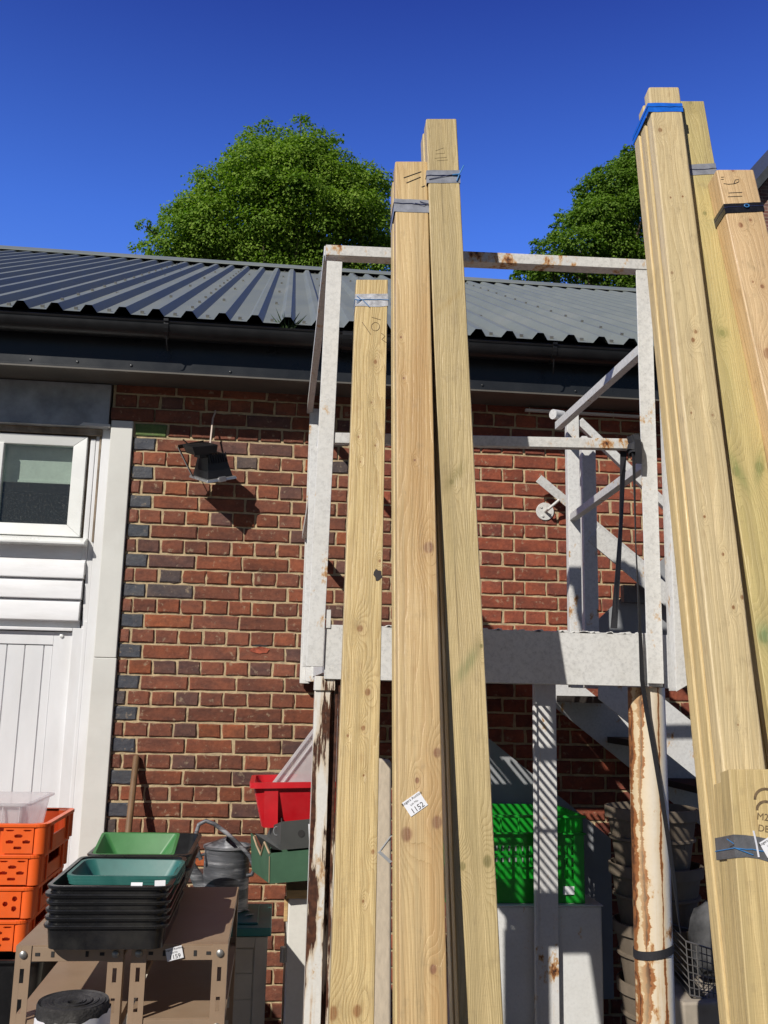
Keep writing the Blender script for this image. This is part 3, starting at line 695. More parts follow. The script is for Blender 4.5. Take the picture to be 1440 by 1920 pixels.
# door frame and door
DY = .05
zd1 = at(80, 1176, Y=.045).z; xdf = at(147, 1300, Y=.045).x; xdo = at(128, 1300, Y=.06).x
m = MB(); m.b2((-3, .06, zd1-.0), (cx1-.01, .09, at(80, 1163, Y=.03).z+.01)); m.b2((-3, .040, zd1-.016), (xdo+.0, .09, zd1)); m.b2((xdo, .040, 0), (xi+.0-.001, .09, zd1+.0)); m.b2((xdf, .034, 0), (xi, .040, zd1+.035)); dfo = m.build('door_frame', M['white_wood'], bld, bevel=.003)
dr = MB(); dz1 = zd1-.02; zpan = at(60, 1208, Y=.07).z; xst = at(100, 1208, Y=.07).x
dx0 = -1.35
dr.b2((xst, .066, 0), (xdo-.003, .11, dz1)); dr.b2((dx0, .066, zpan), (xst-.0005, .11, dz1))
px = [at(q, 1300, Y=.07).x for q in (-33, 5, 39, 75)]
xs = [dx0]+[px[0]-.0985*k for k in range(6, 0, -1)]+px+[xst]
for a, b in zip(xs[:-1], xs[1:]): dr.b2((a+.0025, .072, 0), (b-.0025, .105, zpan-.003))
dr.b2((dx0, .08, 0), (xst, .10, zpan))
dro = dr.build('door', M['white_wood'], bld, bevel=.002)
m = MB(); p = at(115, 1192, Y=.06); m.lathe([(0, 0), (.011, 0), (.009, .007), (0, .010)], (p.x, .066, p.z), 14, axis=Matrix.Rotation(R(90), 3, 'X')); m.build('bolt_head', M['upvc'], dro, smooth=True)
# surface conduit / batten under the soffit on the right
m = MB(); a = at(985, 769, Y=-.03); b = at(1225, 783, Y=-.03); m.bar(a, b, .022, .012); m.build('conduit', M['upvc'], bld)

# weed in the gutter
wd = MB(); wc = at(538, 612, Y=gy)
cols = []
for k in range(26):
    a = random.uniform(0, 6.28); L = random.uniform(.06, .15); lean = random.uniform(.1, .9)
    d = Vector((math.cos(a)*lean*1.3, math.sin(a)*lean*.5, 1)).normalized(); b = Vector((wc.x+random.gauss(0, .02), gy+random.gauss(0, .01), gz+.005))
    sd = d.cross(Vector((math.sin(a), .5, .2))).normalized()*.0042
    wd.add([b-sd*.5, b+sd*.5, b+d*L*.6+sd, b+d*L, b+d*L*.6-sd], [(0, 1, 2, 3, 4)])
wdo = wd.build('weed', plain('weed_leaf', (.040, .070, .022), .6, var=.4, scale=60)); tag(wdo, 'small spiky green weed sprouting from the black gutter', 'weed')

# ------------------------------------------------------------------ floodlight on the wall
fx = thing('floodlight', 'old black floodlight hanging crooked on the brick wall', 'floodlight', tuple(at(395, 880, Y=-.1)))
def lerp(a, b, t): return a+(b-a)*t
FYc = -.15
ez = Vector((-.04, -.46, 1)).normalized(); ex = Vector((.84, .50, .30)); ex = (ex-ez*ex.dot(ez)).normalized(); ey = ez.cross(ex)
FM = Matrix((ex, ey, ez)).transposed(); fc = at(398, 872, Y=FYc)
FM = Matrix.Rotation(R(-2), 3, 'Y') @ FM
def FL(x, y, z): return fc+FM @ Vector((x, y, z))
m = MB(); fw, fd = .086, .092
m.hexa([FL(-fw*.82, -fd*.80, -.052), FL(fw*.82, -fd*.80, -.052), FL(fw*.82, fd*.80, -.052), FL(-fw*.82, fd*.80, -.052), FL(-fw*.56, -fd*.5, .06), FL(fw*.56, -fd*.5, .06), FL(fw*.56, fd*.5, .06), FL(-fw*.56, fd*.5, .06)])
for k in range(8): 
    xx = -.048+k*.0135; m.hexa([FL(xx, -fd*.62, .02), FL(xx+.006, -fd*.62, .02), FL(xx+.006, -fd*.5, .064), FL(xx, -fd*.5, .064), FL(xx, -fd*.70, .02), FL(xx+.006, -fd*.70, .02), FL(xx+.006, -fd*.52, .068), FL(xx, -fd*.52, .068)])
m.build('housing', M['black'], fx, bevel=.004)
m = MB(); m.hexa([FL(-fw*.98, -fd, -.066), FL(fw*.98, -fd, -.066), FL(fw*.98, fd, -.066), FL(-fw*.98, fd, -.066), FL(-fw*.95, -fd*.95, -.053), FL(fw*.95, -fd*.95, -.053), FL(fw*.95, fd*.95, -.053), FL(-fw*.95, fd*.95, -.053)]); m.hexa([FL(-.02, -fd*1.03, -.07), FL(.02, -fd*1.03, -.07), FL(.02, -fd*.9, -.07), FL(-.02, -fd*.9, -.07), FL(-.02, -fd*1.03, -.045), FL(.02, -fd*1.03, -.045), FL(.02, -fd*.9, -.045), FL(-.02, -fd*.9, -.045)])
m.build('glass_rim', M['alu'], fx, bevel=.002)
m = MB(); m.hexa([FL(-.125, -.06, .072), FL(-.005, -.06, .072), FL(-.005, .03, .072), FL(-.125, .03, .072), FL(-.142, -.065, .118), FL(-.0, -.065, .112), FL(-.0, .035, .112), FL(-.142, .035, .118)]); m.hexa([FL(-.09, -.04, .05), FL(-.02, -.04, .05), FL(-.02, .02, .05), FL(-.09, .02, .05), FL(-.09, -.04, .072), FL(-.02, -.04, .072), FL(-.02, .02, .072), FL(-.09, .02, .072)]); m.build('sensor_box', M['black'], fx, bevel=.003)
m = MB(); A = at(361, 893, Y=FYc); B = at(334, 838, Y=FYc+.03); C_ = at(382, 829, Y=-.05); E_ = at(383, 845, Y=-.012)
m.ribbon([A, lerp(A, B, .5), B], (.0, -.03, -.012), .004); m.ribbon([B, C_], (0, -.022, .012), .004); m.ribbon([C_, E_], (.02, 0, 0), .005); m.bar(at(343, 824, Y=-.10), at(352, 832, Y=-.09), .008, .004)
m.box(at(383, 843, Y=-.01), (.05, .02, .05)); m.build('bracket', M['black'], fx)
m = MB(); P = [at(393, 842, Y=-.09), at(395, 825, Y=-.085), at(397, 805, Y=-.06), at(399, 785, Y=-.035), at(403, 775, Y=-.012), at(404, 770, Y=-.004)]
m.tube(P, .0045, 8); m.build('cable', M['flex'], fx, smooth=True)

# broom handle against the wall
br = MB(); ta = at(256, 1417, Y=-.018); ba = ta+Vector((.015, -.52, -1.30)); br.tube([ba, lerp(ba, ta, .5), ta-(ta-ba).normalized()*.006, ta], [.0155, .0155, .0155, .011], 14)
tag(br.build('broom_handle', M['wood_handle'], smooth=True), 'brown wooden broom handle propped upright against the brick wall', 'handle')

# ------------------------------------------------------------------ the steel landing with its stair
FY = -1.95
st = thing('steel_staircase', 'white painted steel landing with railings and stairs, rusty and peeling', 'staircase', (1.35, -1.0, 0))
def angle_post(name, x, y, z0, z1, mat, wx=.05, wy=.05, sx=1, point=False, t=.006, lean=0.):
    """L section: one leg faces the camera, the other runs back along Y"""
    m = MB()
    if point: m.prism([(x, y, z0), (x+wx*sx, y, z0+.035), (x+wx*sx, y, z1), (x, y, z1)], (0, t, 0))
    else: m.b2((min(x, x+sx*wx), y, z0), (max(x, x+sx*wx), y+t, z1))
    m.b2((min(x, x+sx*t), y+t, z0+.002), (max(x, x+sx*t), y+wy, z1))
    o_ = m.build(name, mat, st, bevel=.0015)
    if lean:
        for v_ in o_.data.vertices: v_.co.x += lean*(v_.co.z-z0)/(z1-z0)
    return o_
zb1 = at(950, 1181, Y=FY).z; zb0 = at(950, 1281, Y=FY).z
xL = at(609, 1230, Y=FY).x; xR = at(1259, 1235, Y=FY).x
xpl = at(617, 900, Y=FY-.01).x-.05
trz = at(900, 477, Y=FY).z
# front beam (channel)
m = MB(); m.b2((xL, FY, zb0), (xR-.03, FY+.008, zb1)); m.b2((xL, FY+.0085, zb0), (xR-.03, FY+.06, zb0+.008)); m.b2((xL, FY+.0085, zb1-.008), (xR-.03, FY+.06, zb1)); 
m.b2((xR-.016, FY+.02, zb0-.004), (xR, FY+.028, zb1)); # ragged flakes on the beam's top edge
for k in range(46):
    xx = random.uniform(xL+.1, xR-.06); h = random.uniform(.002, .006); wv = random.uniform(.006, .02)
    m.prism([(xx-wv, FY-.0005, zb1-.004), (xx+wv, FY-.0005, zb1-.004), (xx+wv*.5, FY-.0005, zb1+h), (xx-wv*.3, FY-.0005, zb1+h*.6)], (0, .003, 0))
m.build('edge_beam', M['beam'], st, bevel=.0012)
# side beams and rear beam
m = MB(); m.b2((xL-.0, FY+.061, zb0+.02), (xL+.008, -.03, zb1-.01)); m.b2((xR-.04, FY+.061, zb0+.02), (xR-.032, -.03, zb1-.01)); m.b2((xL+.009, -.06, zb0+.02), (xR-.041, -.03, zb1-.01)); m.b2((xL+.009, -.95, zb0+.03), (xR-.041, -.92, zb1-.03)); m.build('frame_beam', M['stair'], st)
# open bar deck
m = MB(); x = xL+.03
while x < xR-.06: m.b2((x, FY+.062, zb1-.026), (x+.004, -.82, zb1-.011)); x += .0345
for yy in (-1.6, -1.25): m.b2((xL+.01, yy, zb1-.043), (xR-.042, yy+.006, zb1-.0305))
m.build('deck_grating', M['grate'], st)
m = MB(); m.b2((xL+.01, -.79, zb1-.028), (xR-.042, -.04, zb1-.020)); m.build('deck_plate', M['grate'], st)
# front railing
xpr = at(1204, 900, Y=FY-.012).x
ptop = at(1195, 505, Y=FY).z
angle_post('post', xpl+.05, FY-.010, at(590, 1250, Y=FY).z, at(627, 492, Y=FY).z, M['post'], .05, .05, -1, lean=.020)
angle_post('post', xpl+.016, FY+.045, at(578, 1250, Y=FY).z, at(588, 830, Y=FY).z, M['post'], .026, .03, -1)
angle_post('post', xpr+.052, FY-.012, at(1230, 1282, Y=FY).z, ptop, M['post'], .052, .045, -1)
angle_post('post', at(1249, 1000, Y=FY-.02).x, FY-.06, at(1265, 1297, Y=FY-.02).z, at(1228, 520, Y=FY-.02).z, M['post'], .062, .06, 1, True)
m = MB(); m.b2((at(1291, 1250, Y=FY+.10).x, FY+.1, at(1300, 1310, Y=FY+.1).z), (at(1320, 1250, Y=FY+.1).x, FY+.106, at(1300, 1150, Y=FY+.1).z)); m.build('end_plate', M['beam'], st)
def rail(name, pa, pb, Y, hh, dd, mat):
    m = MB(); a = at(*pa, Y=Y); b = at(*pb, Y=Y); m.bar(a+Vector((0, dd/2, 0)), b+Vector((0, dd/2, 0)), dd, hh); return m.build(name, mat, st, bevel=.002)
rail('top_rail', (611, 468), (1240, 497), FY-.015, .036, .05, M['rail_rust'])
rail('mid_rail', (597, 820), (1192, 832), FY-.004, .034, .03, M['rail_rust'])
m = MB(); p = at(606, 1160, Y=FY-.004); m.b2((xL+.0, FY-.004, zb1-.01), (xL+.014, FY-.001, zb1+.045)); m.build('paint_flap', M['beam'], st)
# side railings
zs_hi, zs_lo = 2.80, 2.405
xb = at(1066, 1000, Y=-.95).x
m = MB(); m.bar((xpr+.03, FY+.03, zs_hi), (xb-.045, -.97, zs_hi), .03, .034); m.build('side_rail', M['rail'], st, bevel=.002)
m = MB(); m.bar((xpr+.03, FY+.03, zs_lo), (xb+.02, -.95, zs_lo), .03, .03); m.build('side_rail', M['rail'], st, bevel=.002)
xls = xpl+.026
for zz in (trz-.005, at(600, 826, Y=FY).z):
    m = MB(); m.bar((xls, FY+.042, zz), (xls, -.06, zz), .03, .036); m.build('side_rail', M['rail'], st, bevel=.002)
angle_post('post', xls, -.08, zb0, trz, M['post'], .05, .05, 1)
angle_post('post', xls, -1.02, zb0, at(600, 826, Y=FY).z, M['post'], .05, .05, 1)
# rear posts beside the stair
bz1 = at(1078, 778, Y=-.95).z
angle_post('post', xb, -.955, zb0, bz1, M['post'], .052, .04, 1)
angle_post('post', xb+.115, -.80, zb0, bz1-.05, M['post'], .062, .05, 1)
m = MB(); p = at(1045, 775, Y=-.96); m.tube([p+Vector((-.02, .0, -.005)), p+Vector((.03, .03, .0))], .022, 12); m.build('rail_cap', M['rail'], st, smooth=True)
# stair going down to the right, along the wall
def stair_pt(x): return zb1-.02-(x-2.02)*.76
NY, WYs = -.93, -.07
for yy, mat in ((NY, M['stair']), (WYs, M['stair'])):
    m = MB(); a, b = 2.0, 4.25
    m.prism([(a, yy, stair_pt(a)+.02), (a, yy, stair_pt(a)-.20), (b, yy, stair_pt(b)-.20), (b, yy, stair_pt(b)+.02)], (0, .01, 0))
    m.build('stringer', mat, st)
for k in range(8):
    xx = 2.07+k*.26; m = MB(); zz = stair_pt(xx+.1)-.06
    m.b2((xx, NY+.012, zz-.03), (xx+.24, WYs-.002, zz)); m.build('tread', M['tread'], st)
m = MB(); a = at(1085, 790, Y=-.93); b = at(1245, 945, Y=-.93); d = (b-a); m.bar(a, a+d*5.2, .03, .036); m.build('handrail', M['rail'], st, bevel=.002)
m = MB(); a = at(1010, 897, Y=-.085); b = at(1190, 1047, Y=-.085); d = b-a; m.bar(a, a+d*4.2, .012, .045, up=(0, -.3, 1)); m.build('wall_handrail', M['rail'], st, bevel=.002)
m = MB(); a = at(1112, 1000, Y=-.80); b = at(1190, 1066, Y=-.80); d = b-a; m.bar(a, a+d*6, .01, .085); m.build('handrail', M['rail'], st, bevel=.002)
wb = at(1022, 959, Y=-.008)
m = MB(); m.lathe([(0, 0), (.048, 0), (.048, .008), (.046, .010), (0, .010)], (wb.x, -.001, wb.z), 26, axis=Matrix.Rotation(R(90), 3, 'X'))
for dx, dz in ((-.022, .022), (.024, -.012), (-.014, -.026)): m.lathe([(0, 0), (.007, 0), (.006, .005), (0, .006)], (wb.x+dx, -.011, wb.z+dz), 10, axis=Matrix.Rotation(R(90), 3, 'X'))
e = at(1049, 937, Y=-.085); m.tube([(wb.x, -.01, wb.z), (wb.x+.004, -.06, wb.z+.004), (e.x, -.083, e.z)], .0075, 10); m.build('wall_bracket', M['rail'], st, smooth=True)
# gusset plate beside the landing
m = MB(); P = [at(1086, 1182, Y=-.70), at(1262, 1182, Y=-.70), at(1258, 1034, Y=-.70)]; P[0].z -= .03; P[1].z -= .03; m.prism(P, (0, .006, 0)); m.build('gusset_plate', M['sheet_grey'], st)
m = MB(); a = at(1168, 1108, Y=-.74); b = at(1255, 1100, Y=-.74); m.b2((a.x, -.75, a.z-.05), (b.x+.05, -.71, b.z)); m.build('gusset_bracket', M['grate'], st)
# legs: peeling H column, rusty pipe, rear angle legs
xc = at(590, 1500, Y=FY+.02).x
m = MB(); z1 = zb0-.004
m.b2((xc-.010, FY+.015, 0), (xc+.038, FY+.024, z1)); m.b2((xc-.009, FY+.0245, 0), (xc+.0, FY+.11, z1)); m.b2((xc+.039, FY+.045, 0), (xc+.060, FY+.054, z1)); m.b2((xc+.052, FY+.02, 0), (xc+.060, FY+.0445, z1)); m.b2((xc+.061, FY+.02, 0), (xc+.13, FY+.028, z1))
m.b2((xc-.012, FY+.008, z1-.03), (xc+.05, FY+.10, z1+.012)); m.build('column', M['column'], st, bevel=.0015)
xp = at(1226, 1600, Y=FY+.05).x
m = MB(); m.tube([(xp, FY+.075, 0), (xp, FY+.075, .8), (xp, FY+.075, zb0-.002)], .0575, 28); m.build('pipe_column', M['pipe'], st, smooth=True)
xm = at(1000, 1500, Y=-.83).x
m = MB(); m.b2((xm, -.835, 0), (xm+.100, -.826, zb1-.05)); m.b2((xm+.001, -.850, 0), (xm+.012, -.8355, zb1-.05)); m.build('leg', M['leg'], st, bevel=.0015)

# ------------------------------------------------------------------ black webbing strap
sp = thing('webbing_strap', 'black webbing strap knotted to the white rail and looped round the rusty pipe', 'strap', tuple(at(1190, 840, Y=FY-.03)))
m = MB(); kc = at(1189, 836, Y=FY-.02)
for k in range(5):
    z = -.018+k*.010; P = [kc+Vector((.017*math.cos(a)*(1+.22*math.sin(k*1.7)), .022*math.sin(a), z+.004*math.sin(2*a+k))) for a in [2*math.pi*q/16 for q in range(17)]]
    m.ribbon(P, (.006*math.sin(k), .004*math.cos(k), .020), .003)
m.ribbon([kc+Vector((-.004, -.024, .03)), kc+Vector((.0, -.031, .012)), kc+Vector((.003, -.030, -.03)), kc+Vector((.003, -.026, -.065))], (.021, 0, 0), .004); m.build('knot', M['strap'], sp)
m = MB(); P = [at(1169, 846, Y=FY+.02), at(1167, 900, Y=FY+.03), at(1164, 985, Y=FY+.05), at(1158, 1080, Y=FY+.06), at(1151, 1178, Y=FY+.065)]; m.ribbon(P, [Vector((.022*c, .012*s, 0)) for c, s in ((1, 0), (.9, 1), (.8, 1.4), (.95, 1), (1, 0))], .002); m.build('hanging_end', M['strap'], sp)
m = MB()
pp = [(1188, 850), (1190, 930), (1192, 1020), (1197, 1120), (1201, 1200), (1204, 1275), (1212, 1330), (1225, 1400), (1240, 1490), (1254, 1580), (1265, 1660), (1272, 1720), (1276, 1750)]
yy = [-.030, -.032, -.032, -.030, -.028, -.024, -.006, .004, .010, .018, .030, .050, .075]
P = [at(a, b, Y=FY+y) for (a, b), y in zip(pp, yy)]; m.ribbon(P, [Vector((.015*math.cos(a), .014*math.sin(a), 0)) for a in (.5, .9, 1.1, .9, .5, .2, .1, .1, .2, .3, .5, .9, 1.3)], .002); m.build('long_tail', M['strap'], sp)
m = MB(); zc = at(1235, 1790, Y=FY+.015).z; P = [(xp+.0595*math.cos(a), FY+.075+.0595*math.sin(a), zc+.012*math.cos(a)) for a in [2*math.pi*q/32 for q in range(33)]]; m.ribbon(P, (0, 0, .024), .0025); m.build('loop', M['strap'], sp)

# ------------------------------------------------------------------ leaning timbers
LEN_SIDES = {}
class Board:
    """a straight timber; local frame: u across the face, v up the length, n out of the face toward the viewer"""
    def __init__(s, bl, br_, tl, tr, thick, back=0.):
        s.bl, s.br, s.tl, s.tr = map(Vector, (bl, br_, tl, tr)); s.th = thick
        s.v = ((s.tl-s.bl)+(s.tr-s.br)).normalized(); s.L = (s.tl-s.bl).length; s.W = (s.br-s.bl).length
        s.u = (s.br-s.bl).normalized(); s.n = s.u.cross(s.v).normalized()
    def P(s, u, v, n=0.):
        a = v/s.L; return s.bl.lerp(s.tl, a)+(s.br.lerp(s.tr, a)-s.bl.lerp(s.tl, a)).normalized()*u+s.n*n
    def mesh(s, dn0=0., dn1=None, du=(0, 0), v1=None, uoff=0.):
        dn1 = -s.th if dn1 is None else dn1; m = MB(); L = s.L if v1 is None else v1
        K = 9; W0, W1 = du[0], s.W+du[1]; vs = []
        for k in range(K+1):
            v = L*k/K
            for (u, n_) in ((W0, dn0), (W1, dn0), (W1, dn1), (W0, dn1)): vs.append(s.P(u, v, n_))
        fs = []; uv = []; T = dn0-dn1; per = [0, W1-W0, W1-W0+T, 2*(W1-W0)+T, 2*(W1-W0)+2*T]
        base = [0, W1-W0, 0, 0]
        for k in range(K):
            va, vb = L*k/K, L*(k+1)/K
            for q in range(4):
                j = (q+1) % 4; fs.append((k*4+q, k*4+j, k*4+4+j, k*4+4+q))
                ua, ub = per[q]+uoff, per[q+1]+uoff
                uv.append([(ua, va), (ub, va), (ub, vb), (ua, vb)])
        fs.append((3, 2, 1, 0)); uv.append([(uoff, .01), (uoff+.1, .01), (uoff+.1, .03), (uoff, .03)])
        fs.append((K*4, K*4+1, K*4+2, K*4+3)); uv.append([(uoff, 0.), (uoff+.1, 0.), (uoff+.1, T), (uoff, T)])
        m.add(vs, fs); m.uv = {i: c for i, c in enumerate(uv)}; return m
def from_px(bot, top, ylean, width=None, zbot=.0):
    """bot/top = (xl, xr, y) photo measurements of the front face; ylean = (Y0, slope) of its plane"""
    Y0, k = ylean[0]+.065, ylean[1]+.006
    def solve(x, y):
        Y = Y0
        for _ in range(40): Y = Y0+k*at(x, y, Y=Y).z
        return at(x, y, Y=Y)
    A, B, C_, Dd = solve(bot[0], bot[2]), solve(bot[1], bot[2]), solve(top[0], top[2]), solve(top[1], top[2])
    t = (zbot-A.z)/(C_.z-A.z); A2 = A+(C_-A)*t; B2 = B+(Dd-B)*((zbot-B.z)/(Dd.z-B.z))
    return A2, B2, C_, Dd
def band(bd, v, h, mat, parent, name='tape', depth=None, slant=0., du=(0, 0), t=.0012, wob=.001, n0=0.):
    """tape wrapped round a bundle: front, two sides and back"""
    dp = depth or bd.th; m = MB(); W0, W1 = du[0]-t, bd.W+du[1]+t
    ring = [(W0, n0+t), (W0+(W1-W0)*.25, n0+t), (W0+(W1-W0)*.5, n0+t), (W0+(W1-W0)*.75, n0+t), (W1, n0+t), (W1, -dp-t), (W0, -dp-t)]
    sl = [0, .25, .5, .75, 1, 1, 0]; lo, hi = [], []
    for (u, n_), s_ in zip(ring, sl):
        lo.append(bd.P(u, v-h/2+slant*s_+random.uniform(-wob, wob), n_)); hi.append(bd.P(u, v+h/2+slant*s_+random.uniform(-wob, wob), n_))
    k = len(ring); m.add(lo+hi, [(i, (i+1) % k, k+(i+1) % k, k+i) for i in range(k)])
    return m.build(name, mat, parent)
def cord(bd, v, mat, parent, depth=None, slant=0., du=(0, 0), r=.0012, name='cord', extra=None, n0=0.):
    dp = depth or bd.th; W0, W1 = du[0]-.002, bd.W+du[1]+.002; m = MB()
    P = [bd.P(W0+(W1-W0)*k/8, v+slant*k/8+random.uniform(-.0015, .0015), n0+.0025) for k in range(9)]+[bd.P(W1, v+slant, -dp), bd.P(W0, v, -dp)]
    m.tube(P, r, 6, closed=True)
    if extra: 
        for e in extra: m.tube([bd.P(*q) for q in e], r*.9, 6)
    return m.build(name, mat, parent)
def strokes(bd, lines, mat, parent, r=.0013, name='handwriting'):
    m = MB()
    for L in lines:
        P = [bd.P(u, v, .0002) for u, v in L]; m.tube(P, r, 6)
    o = m.build(name, mat, parent); return o
def label(bd, u, v, ang, w_, h_, lines, parent, n0=.001):
    ca, sa = math.cos(ang), math.sin(ang); ux = bd.u*ca+bd.v*sa; vx = -bd.u*sa+bd.v*ca
    c0 = bd.P(u, v, n0); m = MB(); q = bd.n*.0006
    m.prism([c0-ux*w_/2-vx*h_/2, c0+ux*w_/2-vx*h_/2, c0+ux*w_/2+vx*h_/2, c0-ux*w_/2+vx*h_/2], q)
    lo = m.build('lot_label', M['paper'], parent); lo['_o'] = parent['_o']
    for (txt, size, dy) in lines:
        p = c0+vx*dy+bd.n*.0009
        MM = Matrix(((ux.x, vx.x, bd.n.x, p.x), (ux.y, vx.y, bd.n.y, p.y), (ux.z, vx.z, bd.n.z, p.z), (0, 0, 0, 1)))
        text_mesh(txt, size, MM).build('lettering', M['ink'], lo)
def vof(bd, x, y):
    """u, v on the board face under a photo pixel"""
    d = (at(x, y, Y=0)-CAMP); n_ = bd.n; t = (bd.bl-CAMP).dot(n_)/d.dot(n_); p = CAMP+d*t-bd.bl
    e = (bd.tl-bd.bl).normalized(); c = e.dot(bd.u); pu, pe = p.dot(bd.u), p.dot(e); v = (pe-c*pu)/(1-c*c); return pu-c*v, v
def knots_px(bd, L): return [(*vof(bd, x, y), r*.82) for x, y, r in L]
GRP = 'taped timber bundles leaning on the railing'
LOT = lambda num: [('Rogers Auction', .0085, .0135), ('Lot No.', .0068, .0035), (num, .017, -.0105)]

# 1: the ten-foot plank on the left
b1 = Board(*from_px((618, 702, 1915), (668, 728, 524), (-2.80, .245)), .047)
t1 = thing('timber_bundle', 'knotty yellow plank with crinkled silver tape, shortest of the three on the left railing', 'timber', tuple(b1.bl.lerp(b1.br, .5)), GRP)
k1 = knots_px(b1, [(704, 681, .0085), (697, 757, .004), (704, 838, .004), (672, 820, .004), (676, 867, .0035), (712, 1055, .005), (675, 1180, .0105), (690, 1300, .0105), (681, 1367, .007), (652, 1380, .004), (682, 1456, .003), (699, 1600, .006), (681, 1692, .004), (670, 1897, .014), (624, 1900, .016)])
w1 = wood('wood_yellow', (.62, .485, .255), (.36, .235, .098), k1, 1.3, ring=21, contrast=.75, tiny=.25)
b1.mesh().build('board', w1, t1, bevel=.0025)
u_, v_ = vof(b1, 697, 565)
band(b1, v_, .048, M['tape_silver'], t1, wob=.002); cord(b1, v_+.001, M['cord_blue'], t1, extra=[[(.004, v_-.012, .004), (.02, v_+.002, .004), (.045, v_-.028, .004)], [(.004, v_+.014, .004), (.018, v_, .004), (.004, v_-.004, .004)]])
def circ(bd, x, y, ru, rv, n=14, a0=0, a1=360): 
    u, v = vof(bd, x, y); return [(u+ru*math.cos(R(a0+(a1-a0)*k/n)), v+rv*math.sin(R(a0+(a1-a0)*k/n))) for k in range(n+1)]
strokes(b1, [[vof(b1, 679, 605), vof(b1, 695, 629)], [vof(b1, 697, 597), vof(b1, 714, 603)], circ(b1, 704, 615, .013, .016), [vof(b1, 715, 628), vof(b1, 722, 634), vof(b1, 716, 640), vof(b1, 724, 646)]], M['ink_soft'], t1, .0011)
sm_ = MB(); u, v = vof(b1, 709, 1081); sm_.prism([b1.P(u+.013*math.cos(a)*random.uniform(.6, 1.1), v+.020*math.sin(a)*random.uniform(.6, 1.1), .0003) for a in [2*math.pi*q/12 for q in range(12)]], b1.n*.0006); sm_.build('smudge', M['ink'], t1)

# 2: the eleven-foot pair in the middle
b2 = Board(*from_px((749, 841, 1915), (741, 803, 302), (-3.08, .253)), .047)
t2 = thing('timber_bundle', 'orange brown timber pair marked with two ink strokes, middle of the left three', 'timber', tuple(b2.bl.lerp(b2.br, .5)), GRP)
k2 = knots_px(b2, [(804, 1030, .017), (752, 633, .004), (778, 865, .004), (820, 1415, .012), (782, 1465, .007), (762, 1565, .017), (820, 1545, .015), (757, 710, .004), (812, 1820, .010)])
w2 = wood('wood_orange', (.615, .462, .250), (.40, .245, .105), k2, 5.1, ring=15, contrast=.52, brown=.6, tiny=.15, kn=(.27, .13, .07))
b2.mesh().build('board', w2, t2, bevel=.004)
w2b = wood('wood_orange_side', (.60, .46, .23), (.38, .25, .10), [], 15.1, ring=16, contrast=.6)
bb = b2.mesh(-.049, -.096, (-.003, -.002), b2.L-.035, .3); bb.build('board', w2b, t2, bevel=.004)
u_, v_ = vof(b2, 770, 387); band(b2, v_, .050, M['tape_grey'], t2, depth=.096, slant=-.006, du=(-.003, 0)); cord(b2, v_+.008, M['cord_navy'], t2, depth=.097, slant=-.008, du=(-.003, 0), extra=[[(.06, v_+.006, .003), (.085, v_-.004, .005), (.1, v_+.004, .004), (.108, v_-.03, .0)], [(.075, v_+.012, .003), (.1, v_, .005)]])
strokes(b2, [[vof(b2, 757, 335), vof(b2, 790, 326)], [vof(b2, 762, 345), vof(b2, 789, 336)], [vof(b2, 791, 355), vof(b2, 797, 353)]], M['ink'], t2, .0016)
u_, v_ = vof(b2, 778, 1509); label(b2, u_, v_, R(34), .047, .036, LOT('1152'), t2)

# 3: the tallest on the left group
b3 = Board(*from_px((860, 945, 1915), (799, 858, 222), (-2.94, .205)), .047)
t3 = thing('timber_bundle', 'olive grained timber pair with grey tape and a loose blue cord end, tallest left bundle', 'timber', tuple(b3.bl.lerp(b3.br, .5)), GRP)
k3 = knots_px(b3, [(847, 905, .008), (903, 1215, .006), (867, 1625, .010), (914, 1618, .014)])
s3 = [(*vof(b3, 855, 893), .030, .022, 1.1, (.26, .21, .085)), (*vof(b3, 876, 1250), .034, .024, 1.2, (.25, .25, .115)), (*vof(b3, 840, 570), .05, .012, .9, (.40, .29, .13))]
w3 = wood('wood_olive', (.575, .455, .250), (.345, .250, .115), k3, 8.7, ring=30, contrast=.72, green=.25, tiny=.12, kn=(.25, .21, .085), smudge=s3)
b3.mesh().build('board', w3, t3, bevel=.004)
bb = b3.mesh(-.049, -.096, (-.004, -.003), b3.L-.012, .3); bb.build('board', w3, t3, bevel=.004)
u_, v_ = vof(b3, 835, 334); band(b3, v_, .050, M['tape_grey'], t3, depth=.096, du=(-.004, 0)); cord(b3, v_+.004, M['cord_navy'], t3, depth=.097, du=(-.004, 0), extra=[[(.002, v_-.012, .003), (.06, v_+.002, .004), (.095, v_+.006, .006)]])
m = MB(); m.tube([b3.P(.088, v_-.02, .004), b3.P(.097, v_+.005, .006), b3.P(.104, v_+.02, .007), b3.P(.112, v_+.038, .006)], .0019, 8); m.tube([b3.P(.075, v_+.004, .004), b3.P(.098, v_+.004, .007)], .0024, 8); m.build('cord_end', M['cord_blue'], t3)
strokes(b3, [[vof(b3, 815, 298), vof(b3, 838, 298)], [vof(b3, 819, 303), vof(b3, 840, 303)], [vof(b3, 817, 284), vof(b3, 832, 280), vof(b3, 834, 290), vof(b3, 817, 290)]], M['ink_soft'], t3, .0006)

